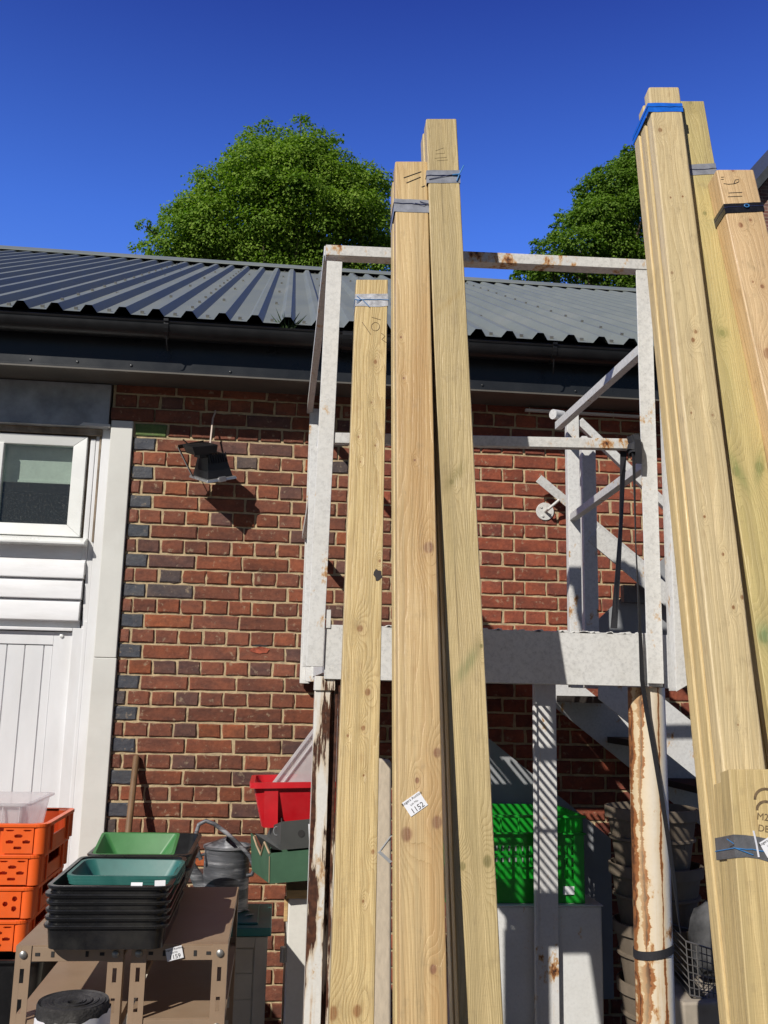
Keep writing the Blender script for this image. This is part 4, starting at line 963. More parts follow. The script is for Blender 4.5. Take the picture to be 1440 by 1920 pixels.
# 4: big bundle with blue tape
b4 = Board(*from_px((1372, 1455, 1600), (1216, 1269, 162), (-3.05, .24)), .047)
t4 = thing('timber_bundle', 'pale timber bundle bound with bright blue tape, reaching highest of all', 'timber', tuple(b4.bl.lerp(b4.br, .5)), GRP)
k4 = knots_px(b4, [(1238, 245, .010), (1296, 775, .004), (1337, 782, .005), (1258, 372, .004), (1281, 372, .004), (1305, 625, .008), (1300, 640, .009), (1376, 1142, .006), (1393, 1124, .007), (1321, 970, .005), (1260, 512, .006), (1356, 1042, .005), (1384, 1361, .003)])
w4 = wood('wood_pale', (.67, .54, .32), (.45, .325, .16), k4, 12.4, ring=17, contrast=.5, tiny=.2)
w4b = wood('wood_pale_side', (.64, .50, .265), (.45, .31, .13), [], 31.4, ring=20, contrast=.55, tiny=.15)
b4.mesh().build('board', w4, t4, bevel=.007)
b4.mesh(-.049, -.095, (-.004, -.004), b4.L-.03, .3).build('board', w4b, t4, bevel=.006)
b4.mesh(-.097, -.143, (-.008, -.006), b4.L-.075, .5).build('board', w4b, t4, bevel=.006)
u_, v_ = vof(b4, 1246, 204); band(b4, v_, .040, M['tape_blue'], t4, depth=.144, du=(-.009, 0)); cord(b4, v_+.002, M['cord_navy'], t4, depth=.145, du=(-.009, 0), r=.0007)

# 5: greenish timber beside it
b5 = Board(*from_px((1374, 1440, 905), (1262, 1313, 189), (-2.99, .24)), .047)
t5 = thing('timber_bundle', 'green tinged timber with grey tape, between the blue taped and the black taped bundle', 'timber', tuple(b5.bl.lerp(b5.br, .5)), GRP)
s5 = [(*vof(b5, 1354, 626), .022, .020, .0, (.28, .27, .10)), (*vof(b5, 1385, 885), .022, .040, -2.0, (.24, .26, .10)), (*vof(b5, 1425, 878), .022, .036, 2.0, (.24, .26, .10)), (*vof(b5, 1433, 1190), .022, .03, .0, (.16, .27, .13)), (*vof(b5, 1300, 205), .05, .04, .0, (.36, .29, .13))]
k5 = knots_px(b5, [(1354, 626, .012), (1322, 402, .008), (1380, 885, .016), (1425, 880, .018), (1433, 1195, .018), (1295, 195, .010)])
w5 = wood('wood_green', (.55, .450, .215), (.37, .290, .115), k5, 17.9, ring=20, contrast=.6, green=.75, tiny=.1, kn=(.27, .25, .095), smudge=s5, patch=(.33, .33, .13))
b5.mesh().build('board', w5, t5, bevel=.003)
b5.mesh(-.049, -.095, (.0, .0), b5.L-.01, .3).build('board', w5, t5, bevel=.003)
u_, v_ = vof(b5, 1314, 322); band(b5, v_, .046, M['tape_grey'], t5, depth=.096, slant=.006); cord(b5, v_, M['cord_navy'], t5, depth=.097, slant=.006, r=.0008)

# 6: peach timber marked 11 6
b6 = Board(*from_px((1378, 1440, 480), (1343, 1401, 317), (-3.00, .22)), .072)
t6 = thing('timber_bundle', 'peach coloured timber with black tape and a handwritten 11 6 near its top', 'timber', tuple(b6.bl.lerp(b6.br, .5)), GRP)
k6 = knots_px(b6, [(1389, 424, .010), (1408, 416, .006), (1430, 540, .008), (1375, 322, .007), (1412, 530, .004), (1440, 665, .02)])
w6 = wood('wood_peach', (.67, .485, .285), (.49, .305, .15), k6, 23.3, ring=15, contrast=.6, brown=.15, tiny=.2, kn=(.30, .13, .06))
b6.mesh().build('board', w6, t6, bevel=.006)
u_, v_ = vof(b6, 1388, 394); band(b6, v_, .036, M['tape_black'], t6, slant=.008, t=.002); cord(b6, v_+.004, M['cord_navy'], t6, slant=.008, extra=[])
m = MB(); P = [b6.P(.072+.008*math.cos(a), v_+.008+.006*math.sin(a), .006) for a in [k*.7 for k in range(12)]]; m.tube(P, .0018, 7); m.build('cord_end', M['cord_blue'], t6)
strokes(b6, [[vof(b6, 1365, 370), vof(b6, 1392, 371)], [vof(b6, 1366, 363), vof(b6, 1392, 364)],
             [vof(b6, 1357, 345), vof(b6, 1366, 347), vof(b6, 1378, 347), vof(b6, 1386, 344), vof(b6, 1386, 340), vof(b6, 1379, 340), vof(b6, 1377, 346)],
             [vof(b6, 1352, 333), vof(b6, 1357, 333)], [vof(b6, 1352, 337), vof(b6, 1357, 337)]], M['ink'], t6, .0012)

# 7: short stamped board in front at the lower right
b7 = Board(*from_px((1404, 1498, 1915), (1366, 1452, 1442), (-3.13, .235)), .047)
t7 = thing('timber_bundle', 'short stamped timber bundle with grey tape and a lot label, lower right corner', 'timber', tuple(b7.bl.lerp(b7.br, .5)), GRP)
w7 = wood('wood_tan', (.575, .445, .225), (.38, .265, .115), [], 29.7, ring=8, contrast=.6, green=.3, tiny=.2)
b7.mesh().build('board', w7, t7, bevel=.003)
b7.mesh(-.049, -.095, (.004, .004), b7.L-.02, .3).build('board', w7, t7, bevel=.003)
u_, v_ = vof(b7, 1420, 1586); band(b7, v_, .046, M['tape_dark'], t7, depth=.096, slant=-.014, wob=.003); cord(b7, v_-.004, M['cord_blue'], t7, depth=.097, slant=-.012, extra=[[(-.004, v_+.004, .004), (-.02, v_+.014, .006)], [(-.004, v_-.004, .003), (.04, v_-.02, .003)]])
m = MB(); u, v = vof(b7, 1417, 1583); m.ribbon([b7.P(u-.004, v+.028, .003), b7.P(u, v, .0035), b7.P(u+.003, v-.028, .003)], b7.u*.004, .001); m.build('tie', M['cord_white'], t7)
u, v = vof(b7, 1446, 1586); label(b7, u, v, R(28), .047, .036, LOT('1150'), t7, .003)
def letter(bd, ch, x, y, size, rot, mat, parent, name='ink_stamp'):
    u, v = vof(bd, x, y); p = bd.P(u, v, .0006); ux = bd.u*math.cos(rot)+bd.v*math.sin(rot); vx = -bd.u*math.sin(rot)+bd.v*math.cos(rot)
    text_mesh(ch, size, Matrix(((ux.x, vx.x, bd.n.x, p.x), (ux.y, vx.y, bd.n.y, p.y), (ux.z, vx.z, bd.n.z, p.z), (0, 0, 0, 1)))).build(name, mat, parent)
letter(b7, 'M2', 1430, 1533, .022, R(-8), M['stamp'], t7); letter(b7, 'DB', 1432, 1555, .021, R(-8), M['stamp'], t7)
m = MB()
for rr, y0 in ((.026, 1500), (.021, 1520)):
    u, v = vof(b7, 1436, y0); m.ribbon([b7.P(u+rr*math.cos(R(a)), v+rr*math.sin(R(a))*.9, .0005) for a in range(30, 181, 15)], [(b7.u*math.cos(R(a))+b7.v*math.sin(R(a)))*.006 for a in range(30, 181, 15)], .0006)
m.build('ink_stamp', M['stamp'], t7)

# ------------------------------------------------------------------ steel racks with seed trays
SZ = .97
def rack(x0, x1, y0, y1, label_, lab=False):
    r_ = thing('shelving_unit', label_, 'shelving', ((x0+x1)/2, (y0+y1)/2, 0), 'tan steel shelving units')
    pw, t = .040, .0025
    def slots(z): return [(z-.075-.075*k) for k in range(int((z-.1)/.075))]
    for (cx_, sx) in ((x0, 1), (x1, -1)):
        for (cy_, sy) in ((y0, 1), (y1, -1)):
            m = MB(); a0, a1 = sorted((cx_, cx_+sx*pw)); b0, b1 = sorted((cy_, cy_+sy*t))
            # slotted front leg: strips around the slots
            zz = [SZ]+[z+.016 for z in slots(SZ)]; s0, s1 = (a0+a1)/2-.0055, (a0+a1)/2+.0055
            m.b2((a0, b0, 0), (s0, b1, SZ)); m.b2((s1, b0, 0), (a1, b1, SZ)); top = SZ
            for z in slots(SZ): m.b2((s0, b0+.0002, z+.018), (s1, b1-.0002, top)); top = z-.018
            m.b2((s0, b0+.0002, 0), (s1, b1-.0002, top))
            c0, c1 = sorted((cx_, cx_+sx*t)); d0, d1 = sorted((cy_+sy*t, cy_+sy*pw)); m.b2((c0, d0, 0), (c1, d1, SZ)); m.build('post', M['tan'], r_)
    for zz in (SZ, SZ-.185, .42, .10):
        m = MB(); zt_ = zz; m.b2((x0+.001, y0+.0035, zt_-.004), (x1-.001, y1-.0035, zt_+.0005)); 
        m.build('shelf', M['tan_shelf'], r_)
        m = MB(); hh = .040
        for yy in (y0+.0028, y1-.0053): 
            fy = yy
            m.b2((x0+pw*.0+.003, fy, zt_-hh), (x1-.003, fy+.0025, zt_-.0045))
        m.b2((x0+.0028, y0+.006, zt_-hh), (x0+.005, y1-.006, zt_-.0045)); m.b2((x1-.005, y0+.006, zt_-hh), (x1-.0028, y1-.006, zt_-.0045)); m.build('shelf_beam', M['tan'], r_, bevel=.0008)
        m = MB()
        for fx_ in (.20, .34, .66, .80): 
            xx = x0+(x1-x0)*fx_; m.b2((xx-.006, y0+.0012, zt_-.026), (xx+.006, y0+.0030, zt_-.018)) if fx_ in (.2, .8) else m.b2((xx-.004, y0+.0012, zt_-.029), (xx+.004, y0+.0030, zt_-.015))
        m.build('slot_marks', M['room'], r_)
        if zz > .2:
            for xx in (x0+pw/2, x1-pw/2):
                m = MB(); m.lathe([(0, 0), (.0105, 0), (.0095, .004), (.005, .007), (0, .0075)], (xx, y0, zt_-.022), 14, axis=Matrix.Rotation(R(90), 3, 'X')); m.build('bolt', M['bolt'], r_, smooth=True)
    return r_
fr0 = at(32, 1772, Z=SZ); fr1 = at(231, 1775, Z=SZ); g0 = at(246, 1774, Z=SZ); g1 = at(427, 1773, Z=SZ); bk = at(428, 1663, Z=SZ)
RY0 = (fr0.y+g1.y)/2; RY1 = bk.y
ra = rack(fr0.x, fr1.x, RY0, RY1, 'tan slotted steel shelving unit under the black trays, nearer the orange crates')
rb = rack(g0.x, g1.x, RY0+.004, RY1, 'tan slotted steel shelving unit with a white lot label on its front')
class _P: pass
lp = _P(); lp.u = Vector((1, 0, 0)); lp.v = Vector((0, 0, 1)); lp.n = Vector((0, -1, 0)); lp.P = lambda u, v, n=0: Vector((u, RY0+.004-n, v))
q = at(327, 1788, Y=RY0); label(lp, q.x, q.z, R(14), .044, .032, [('Rogers Auction', .0078, .0115), ('Lot No.', .0062, .003), ('1159', .0155, -.0085)], rb, .002)

# seed trays
TG = 'black seed trays stacked on the shelving'
tz1 = SZ+.160
TW = at(322, 1661, Z=tz1).x-at(83, 1661, Z=tz1).x-.022; TYf = at(205, 1663, Z=tz1).y; TYb = at(225, 1605, Z=tz1).y
TD = TYb-TYf-.02; TX = (at(322, 1661, Z=tz1).x+at(83, 1661, Z=tz1).x)/2; TY = (TYf+TYb)/2; TH = .062
def tray_thing(label_, loc, rz=0):
    t = thing('seed_tray', label_, 'tray', loc, TG); m = MB(); m.tray(loc, TW, TD, TH, .005, .003, .007, .032); m.build('tub', M['black_tray'], t, smooth=True)
    m = MB(); L = m.rrect(TW+.014, TD+.014, .036); m.tube([Vector(loc)+Vector((x, y, TH-.003)) for x, y in L], .0028, 8, closed=True); m.build('rim', M['black_tray'], t, smooth=True); return t
dz = (tz1-TH-SZ)/5
nm = ['lowest black seed tray, its full side wall showing under the stack', 'second black seed tray from the bottom of the front stack', 'third black seed tray from the bottom of the front stack', 'third black seed tray from the top of the front stack', 'black seed tray just under the top one of the front stack', 'topmost black seed tray of the front stack, holding teal trays']
tr0 = tray_thing(nm[0], (TX, TY, SZ+.001))
for k in range(1, 6): copy_tree(tr0, (TX+random.uniform(-.004, .004), TY+random.uniform(-.004, .004), SZ+.001+dz*k), random.uniform(-.012, .012), nm[k])
TYB = TYb+TD/2+.016
trb = copy_tree(tr0, (TX+.012, TYB, SZ+.10), .0, 'black seed tray at the back, with the light green tray in it')
copy_tree(tr0, (TX+.010, TYB, SZ+.058), .01, 'black seed tray directly beneath the back tray that holds the light green one')
# teal trays nested in the front tray
tt = thing('small_tray', 'uppermost of the teal green trays nested in the black tray', 'tray', (TX+.02, TY-.02, tz1-.048), 'teal trays nested in the black tray')
m = MB(); m.tray((TX+.02, TY-.02, tz1-.048), .29, .20, .06, .03, .003, .006, .03); m.build('tub', M['teal'], tt, smooth=True)
tt.rotation_euler = (R(3), R(0), R(-3))
for k, nm_ in ((1, 'second teal tray down in the nested pile'), (2, 'lowest teal tray of the nested pile, resting on the black tray')):
    c = copy_tree(tt, (TX+.02+.002*k, TY-.02, tz1-.048-.0075*k), R(-3), nm_); c.rotation_euler = (R(3), 0, R(-3+k))
lg = thing('small_tray', 'light green plastic tray sitting in the back black tray', 'tray', (TX-.01, TYB-.10, SZ+.118))
m = MB(); c = at(227, 1602, Y=TYB-.11); m.tray((TX-.01, TYB-.10, SZ+.118), .245, .17, .062, .045, .003, .006, .012); m.build('tub', M['lgreen'], lg, smooth=True); lg.rotation_euler = (R(14), 0, R(0))
for px, py, w_, a in ((256, 1662, .030, 0), (300, 1658, .028, .2)):
    q = at(px, py, Y=TYf+.012); m = MB(); m.box((q.x, TYf+.012, q.z+.002), (w_, .001, .016), (R(-20), 0, a)); o = m.build('plant_label', M['paper']); tag(o, 'white paper tag on the rim of the top black tray, left one' if px == 256 else 'crumpled pale paper tag on the rim of the top black tray, right one', 'label')

# roll of roofing felt at the lower left
fc_ = at(138, 1876, Y=-2.50)
rl = thing('felt_roll', 'roll of black roofing felt wrapped in white paper standing in front of the shelving', 'roll', (fc_.x, -2.5, 0))
m = MB(); prof = [(.012, fc_.z-.05), (.014, fc_.z-.006)]
sp_ = []
for k in range(9): prof += [(.016+k*.009, fc_.z+.001*(k % 2)-.002+random.uniform(-.002, .002)), (.0245+k*.009, fc_.z+random.uniform(-.001, .002))]
prof += [(.0995, fc_.z-.004), (.100, fc_.z-.03), (.1, 0)]
m.lathe([(r*.79, z) for r, z in prof], (fc_.x, -2.5, 0), 48); m.build('felt', M['felt'], rl, smooth=True)
m = MB(); n = 48; lo, hi = [], []
for k in range(n):
    a = 2*math.pi*k/n; rr = .0815+.001*math.sin(9*a); hi.append((fc_.x+rr*math.cos(a), -2.5+rr*math.sin(a), fc_.z-.019-.007*math.cos(a+2.0)+random.uniform(-.003, .003))); lo.append((fc_.x+rr*math.cos(a), -2.5+rr*math.sin(a), .02))
m.add(lo+hi, [(k, (k+1) % n, n+(k+1) % n, n+k) for k in range(n)]); m.build('paper_wrap', M['wrap'], rl, smooth=True)

# ------------------------------------------------------------------ orange crates at the left
OY0, OY1 = -1.12, -.62
oz = [at(60, y, Y=OY0).z for y in (1545, 1603, 1664, 1726, 1788)]
ox1 = at(92, 1545, Y=OY0).x; OW = .60; ch = (oz[0]-oz[4])/4
def crate(label_, loc, holes='slot', lit=False):
    t = thing('orange_crate', label_, 'crate', loc, 'orange crates in a stack'); L = Vector(loc); m = MB()
    w2, d2 = OW/2, (OY1-OY0)/2
    # front wall with a recessed centre panel and pierced holes
    def wall(x0, x1, y0, y1, z0=0., z1=ch-.004): m.b2(L+Vector((x0, y0, z0)), L+Vector((x1, y1, z1)))
    wall(-w2+.02, w2-.02, d2-.020, d2-.012); wall(-w2+.012, -w2+.02, -d2+.02, d2-.02)
    # right side wall with a hand hole
    xs = w2-.02
    wall(xs, xs+.008, -d2+.02, -.11); wall(xs, xs+.008, .11, d2-.02); wall(xs, xs+.008, -.11, .11, 0, ch*.45); wall(xs, xs+.008, -.11, .11, ch*.80)
    for yy in (-.14, .13): m.b2(L+Vector((xs+.009, yy, .0)), L+Vector((xs+.016, yy+.012, ch-.012)))
    m.b2(L+Vector((-w2+.02, -d2+.02, .0)), L+Vector((w2-.021, d2-.021, .006)))
    # rounded corner columns
    for sx in (-1, 1):
        for sy in (-1, 1): m.tube([L+Vector((sx*(w2-.034), sy*(d2-.034), 0)), L+Vector((sx*(w2-.034), sy*(d2-.034), ch-.006))], .030, 16)
    # rim
    for r_ in (0,):
        pts = m.rrect(OW, OY1-OY0, .04); 
        for k in range(len(pts)):
            a, b = pts[k], pts[(k+1) % len(pts)]; ia, ib = (a[0]*.93, a[1]*.92), (b[0]*.93, b[1]*.92)
            m.hexa([L+Vector((*q, ch-.016)) for q in (a, b, ib, ia)]+[L+Vector((*q, ch-.003)) for q in (a, b, ib, ia)])
    m.build('shell', M['orange'], t, bevel=.002)
    # pierced front panels
    y0 = -d2+.004
    def panel(cx, wp):
        p = MB(); hs = []
        if holes == 'slot': hs = [(-.30, .90, .14, .05), (.30, .90, .14, .05), (0, .68, .13, .12), (-.28, .45, .13, .12), (.28, .45, .13, .12), (-.0, .22, .13, .12)]
        else: hs = [(-.30, .72, .085, .20), (.30, .72, .085, .20), (0, .52, .085, .20), (-.30, .34, .085, .20), (.30, .34, .085, .20)]
        Nx, Nz = 60, 44; H = ch-.022
        idx = {}
        def vid(i, j, y):
            k = (i, j, y)
            if k not in idx: idx[k] = len(vs); vs.append(L+Vector((cx+wp*(i/Nx-.5), y, .004+H*j/Nz)))
            return idx[k]
        vs, fsx = [], []
        def solid(i, j):
            if not (0 <= i < Nx and 0 <= j < Nz): return False
            fx_, fz_ = (i+.5)/Nx*2-1, (j+.5)/Nz
            for (hx, hz, rx, rz) in hs:
                ax = abs(fx_*.5-hx*.98)/rx; az = abs(fz_-hz)/(rz*.52)
                if ax**4+az**4 < 1 if holes == 'slot' else ax**2+az**2 < 1: return False
            return True
        yf, yb = y0, y0+.006
        for i in range(Nx):
            for j in range(Nz):
                if not solid(i, j): continue
                fsx.append((vid(i, j, yf), vid(i+1, j, yf), vid(i+1, j+1, yf), vid(i, j+1, yf)))
                if not solid(i-1, j): fsx.append((vid(i, j, yb), vid(i, j, yf), vid(i, j+1, yf), vid(i, j+1, yb)))
                if not solid(i+1, j): fsx.append((vid(i+1, j, yf), vid(i+1, j, yb), vid(i+1, j+1, yb), vid(i+1, j+1, yf)))
                if not solid(i, j-1): fsx.append((vid(i, j, yb), vid(i+1, j, yb), vid(i+1, j, yf), vid(i, j, yf)))
                if not solid(i, j+1): fsx.append((vid(i, j+1, yf), vid(i+1, j+1, yf), vid(i+1, j+1, yb), vid(i, j+1, yb)))
        p.add(vs, fsx); return p
    xk = at(38, 1570, Y=OY0).x-(ox1-OW/2)+0.0
    panel(w2-.104, .106).build('front_panel', M['orange'], t)
    m = MB(); m.b2(L+Vector((-w2+.04, -d2+.018, 0)), L+Vector((w2-.05, -d2+.024, ch-.016))); m.b2(L+Vector((w2-.26, -d2+.001, 0)), L+Vector((w2-.185, -d2+.017, ch-.016))); m.build('front_wall', M['orange'], t)
    return t
stk = [('lowest orange crate in the stack, partly behind the shelving', 3, 'slot'), ('third orange crate down, with five round holes', 2, 'round'), ('second orange crate from the top, with dark slots', 1, 'slot'), ('top orange crate of the stack, under the clear box', 0, 'slot')]
for k, (lb, i, hl) in enumerate(stk):
    crate(lb, (ox1-OW/2-.014*i+random.uniform(-.002, .002), (OY0+OY1)/2, oz[i]-ch+.003), hl)
# clear storage box in the top crate
cb = thing('clear_box', 'frosted clear plastic box sitting in the top orange crate', 'box', (ox1-.28, (OY0+OY1)/2, oz[0]-.09))
m = MB(); zc_ = at(50, 1490, Y=OY0+.05).z-.032; m.tray((ox1-.325, (OY0+OY1)/2+.0, oz[0]-ch+.02), .46, .40, zc_-oz[0]+ch-.02, .02, .004, .014, .03)
for k in range(7): xx = ox1-.48+k*.06; m.b2((xx, OY0+.038, oz[0]), (xx+.004, OY0+.046, zc_-.012))
m.build('tub', M['clear'], cb, smooth=True)
bt = MB(); bt.tray((ox1-.31, (OY0+OY1)/2-.02, 0), .66, .52, oz[4]-.012, .04, .006, .015, .04, floor=True); bt.b2((ox1-.31-.30, OY0+.06, oz[4]-.03), (ox1-.31+.30, OY1-.08, oz[4]-.009))
tag(bt.build('storage_tub', M['black_tray'], smooth=True), 'black plastic storage tub under the stack of orange crates', 'tub')

# ------------------------------------------------------------------ watering can, chest, boxes, tub, cabinet (between racks and landing)
CZ = .80
ch0 = thing('storage_chest', 'beige plastic garden chest with a teal lid, beside the tan shelving', 'chest', (at(450, 1757, Z=CZ).x, -1.0, 0))
cxr = at(509, 1745, Z=CZ).x; cyf = at(470, 1740, Z=CZ).y; cyb = at(505, 1694, Z=CZ).y; cw = .62
m = MB(); m.b2((cxr-cw, cyf, CZ-.03), (cxr, cyb, CZ)); m.b2((cxr-cw+.05, cyf+.05, CZ), (cxr-.05, cyb-.05, CZ+.008)); m.build('lid', M['lid_teal'], ch0, bevel=.008)
m = MB(); bx0, bx1 = cxr-cw+.012, cxr-.012; m.b2((bx0, cyf+.02, 0), (bx1, cyb-.012, CZ-.032))
for xx in (bx0, bx1-.045, ): m.b2((xx, cyf+.010, 0), (xx+.045, cyf+.0195, CZ-.033))
m.b2((bx0+.0455, cyf+.010, CZ-.07), (bx1-.0455, cyf+.0195, CZ-.033)); z = CZ-.16
while z > .05: m.b2((bx0+.05, cyf+.0165, z-.083), (bx1-.05, cyf+.0198, z+.0)); z -= .088
m.b2((bx0+.05, cyf+.0165, CZ-.157), (bx1-.05, cyf+.0198, CZ-.075)); m.build('body', M['chest'], ch0, bevel=.003)
# litter on the lid
m = MB()
for (px, py, sz, a) in ((455, 1706, .05, .3), (468, 1715, .04, 1.2), (440, 1712, .05, .8)):
    q = at(px, py, Z=CZ+.012); m.box((q.x, q.y, CZ+.012+random.uniform(.0, .004)), (sz, sz*.5, .001), (random.uniform(-.3, .3), random.uniform(-.2, .2), a))
tag(m.build('paper_scraps', M['paper']), 'pale paper scraps lying on the teal chest lid', 'litter')
# watering can
wcn = at(424, 1700, Y=cyb-.16); wr = .092
wx, wy_, wz = at(424, 1640, Y=cyb-.14).x, cyb-.14, CZ+.009; wh = at(420, 1592, Y=wy_-.08).z-wz
wt = thing('watering_can', 'battered galvanised watering can on the teal chest by the wall', 'watering can', (wx, wy_, wz))
m = MB(); m.lathe([(wr*.98, 0), (wr, .006), (wr, .012), (wr*.97, .02), (wr*.97, wh*.5), (wr*.985, wh*.52), (wr*.97, wh*.55), (wr*.96, wh-.01), (wr*1.02, wh-.004), (wr*1.02, wh+.004), (wr*.93, wh+.004), (wr*.92, wh-.06)], (wx, wy_, wz), 36); m.build('body', M['galv'], wt, smooth=True)
m = MB(); n = 14; P = [(wx+wr*.95*math.cos(R(70+220*k/n)), wy_+wr*.95*math.sin(R(70+220*k/n)), wz+wh+.004) for k in range(n+1)]; P2 = [(wx-.005, wy_+wr*.9*(1-2*k/n), wz+wh+.032) for k in range(n+1)]; m.add(P+P2, [(k, k+1, n+2+k, n+1+k) for k in range(n)]); m.build('hood', M['galv'], wt, smooth=True)
m = MB(); a = Vector((wx-wr*.9, wy_-.01, wz+.07)); b = at(346, 1602, Y=wy_-.02); m.tube([a, a.lerp(b, .5), b], [.030, .022, .016], 14); m.tube([b, b+(b-a).normalized()*.012], [.016, .026], 14); m.tube([(wx-wr*.9, wy_, wz+wh-.03), b.lerp(a, .15)], .006, 8); m.build('spout', M['galv'], wt, smooth=True)
m = MB(); hp = [(377, 1612), (369, 1590), (367, 1565), (373, 1546), (386, 1539), (402, 1545), (425, 1562), (450, 1585), (468, 1605), (477, 1628), (472, 1640), (462, 1642)]
m.tube([at(x_, y_, Y=wy_-.075) for x_, y_ in hp], .0080, 10); m.build('handle', M['galv'], wt, smooth=True)
hp = [(352, 1590), (355, 1570), (364, 1556)]; 
# cardboard boxes and red tub on the stained cabinet
KY0, KY1 = -1.22, -.70
kz = at(560, 1668, Y=KY0).z; kx0 = at(534, 1700, Y=KY0).x
cab = thing('metal_cabinet', 'stained white cabinet under the cardboard boxes, beside the peeling column', 'cabinet', (kx0+.25, -.95, 0))
m = MB(); m.b2((kx0+.012, KY0, 0), (kx0+.34, KY1, kz-.03)); m.build('body', M['cabinet'], cab, bevel=.006)
m = MB(); m.b2((kx0+.005, KY0-.008, kz-.0295), (kx0+.345, KY1, kz)); m.b2((kx0-.002, KY0+.004, kz-.11), (kx0+.0115, KY0+.05, kz-.031)); m.build('worktop', M['plank'], cab, bevel=.002)
m = MB(); q = at(530, 1788, Y=KY0+.02); m.tube([(kx0+.002, KY0+.01, q.z-.025), (kx0+.002, KY0+.01, q.z+.025)], .013, 12); m.build('hinge', M['bolt'], cab, smooth=True)
def card_box(name, label_, corners, y0, dpt, mat, hole=None, notch=False):
    t = thing(name, label_, 'box', tuple(at(corners[0][0]+40, corners[0][1], Y=y0)))
    P = [at(*q, Y=y0) for q in corners]      # bl, br, tr, tl of the front panel
    m = MB(); th = .004; back = Vector((0, dpt, 0))
    m.prism(P, (0, th, 0)); m.prism([P[0]+back, P[1]+back, P[2]+back, P[3]+back], (0, th, 0))
    for i, j in ((0, 3), (1, 2)):
        A, B = P[i], P[j]; m.hexa([A+Vector((0, th, 0)), A+Vector((th, th, 0)), A+Vector((th, 0, 0))+back, A+back, B+Vector((0, th, 0)), B+Vector((th, th, 0)), B+Vector((th, 0, 0))+back, B+back])
    m.prism([P[0]+Vector((0, th, .0)), P[1]+Vector((0, th, 0)), P[1]+back, P[0]+back], (0, 0, th)); m.build('carton', mat, t)
    return t, P
gb, P = card_box('cardboard_box', 'green printed cardboard fruit box, torn at its corner, below the dark box', [(505, 1657), (625, 1647), (625, 1589), (506, 1600)], KY0-.10, .36, M['card_green'])
L_ = at(470, 1562, Y=KY0+.22); L2 = at(472, 1632, Y=KY0+.22)
m = MB(); A0, A3 = P[0], P[3]; m.prism([A0, A3, A3.lerp(L_, .25)+Vector((0, 0, .02)), A3.lerp(L_, .4)+Vector((0, 0, -.035)), A3.lerp(L_, .62)+Vector((0, 0, -.02)), A3.lerp(L_, .8)+Vector((0, 0, .0)), L_, L2], (.004, .002, 0)); m.build('torn_side', M['card_green'], gb)
m = MB(); E = [A3, A3.lerp(L_, .25)+Vector((0, 0, .02)), A3.lerp(L_, .4)+Vector((0, 0, -.035)), A3.lerp(L_, .62)+Vector((0, 0, -.02)), A3.lerp(L_, .8)]; m.tube([e+Vector((-.002, -.003, 0)) for e in E], .0035, 6); m.tube([A0+Vector((-.001, -.002, .004)), A3+Vector((-.001, -.002, -.01))], .0016, 6); m.build('torn_edge', M['card_edge'], gb)
db, P = card_box('cardboard_box', 'dark grey printed cardboard box with a round hand hole, under the red tub', [(526, 1594), (630, 1585), (630, 1531), (527, 1541)], KY0-.10, .34, M['card_dark'])
m = MB(); A0, A3 = P[0], P[3]; Q = at(478, 1563, Y=KY0+.16); Q2 = at(492, 1590, Y=KY0+.18); m.prism([A0, A3, at(508, 1549, Y=KY0+.02), at(500, 1566, Y=KY0+.06), Q, Q2], (.004, .002, 0)); m.build('side_flap', M['card_dark'], db)
m = MB(); q = at(565, 1563, Y=KY0-.102); m.lathe([(0, 0), (.0125, 0), (.0125, .001), (0, .001)], (q.x, KY0-.1006, q.z), 20, axis=Matrix.Rotation(R(90), 3, 'X')); m.build('hand_hole', M['room'], db)
m = MB(); q = at(581, 1562, Y=KY0-.103); m.box((q.x+.004, KY0-.1012, q.z), (.016, .001, .062), (0, R(-5), 0)); m.build('sticker', M['paper'], db)
m = MB(); q = at(520, 1563, Y=KY0-.02); q2 = Vector((-.55, -.82, 0)).normalized(); 
for dzz in (0, ): m.tube([at(518+5*math.cos(a), 1558+8*math.sin(a), Y=KY0-.055) for a in [2*math.pi*k/14 for k in range(14)]], .0012, 6, closed=True)
m.build('printed_logo', M['sheet_grey'], db)
# red tub
rt = thing('red_tub', 'bright red plastic tub on top of the cardboard boxes', 'tub', tuple(at(560, 1555, Y=-1.15)))
z0 = at(540, 1553, Y=-1.25).z; z1 = at(470, 1466, Y=-1.25).z; xa = at(467, 1480, Y=-1.2).x
hh = z1-z0; m = MB(); c = Vector((xa+.245, -1.07, z0)); m.tray(c, .45, .32, hh, .030, .004, .014, .03, lipdrop=.02)
for xx in (.0, ): m.b2((c.x-.185, -1.07-.163, z0+.002), (c.x-.135, -1.07-.150, z1-.02))
m.build('tub', M['red'], rt, smooth=True); rt.rotation_euler = (0, R(-1.5), 0)
# clear lid leaning behind it
cl_ = thing('plastic_cover', 'clear plastic lid tilted on edge behind the red tub', 'lid', tuple(at(560, 1450, Y=-1.0)))
P = [at(512, 1470, Y=-.98), at(720, 1500, Y=-.98), at(672, 1290, Y=-.98), at(586, 1364, Y=-.98)]
P = [at(512, 1470, Y=-.98), at(640, 1478, Y=-.98), at(640, 1300, Y=-.98)]
m = MB(); m.prism(P, (0, .003, 0)); m.build('sheet', M['clear_lid'], cl_)
m = MB(); d = (P[2]-P[0]).normalized(); m.bar(P[0], P[2], .022, .012, up=(0, 0, 1)); m.bar(P[0]+Vector((.035, -.004, -.0)), P[2]+Vector((.035, -.004, 0)), .012, .006); m.build('rim', M['clear_lid'], cl_, bevel=.002)

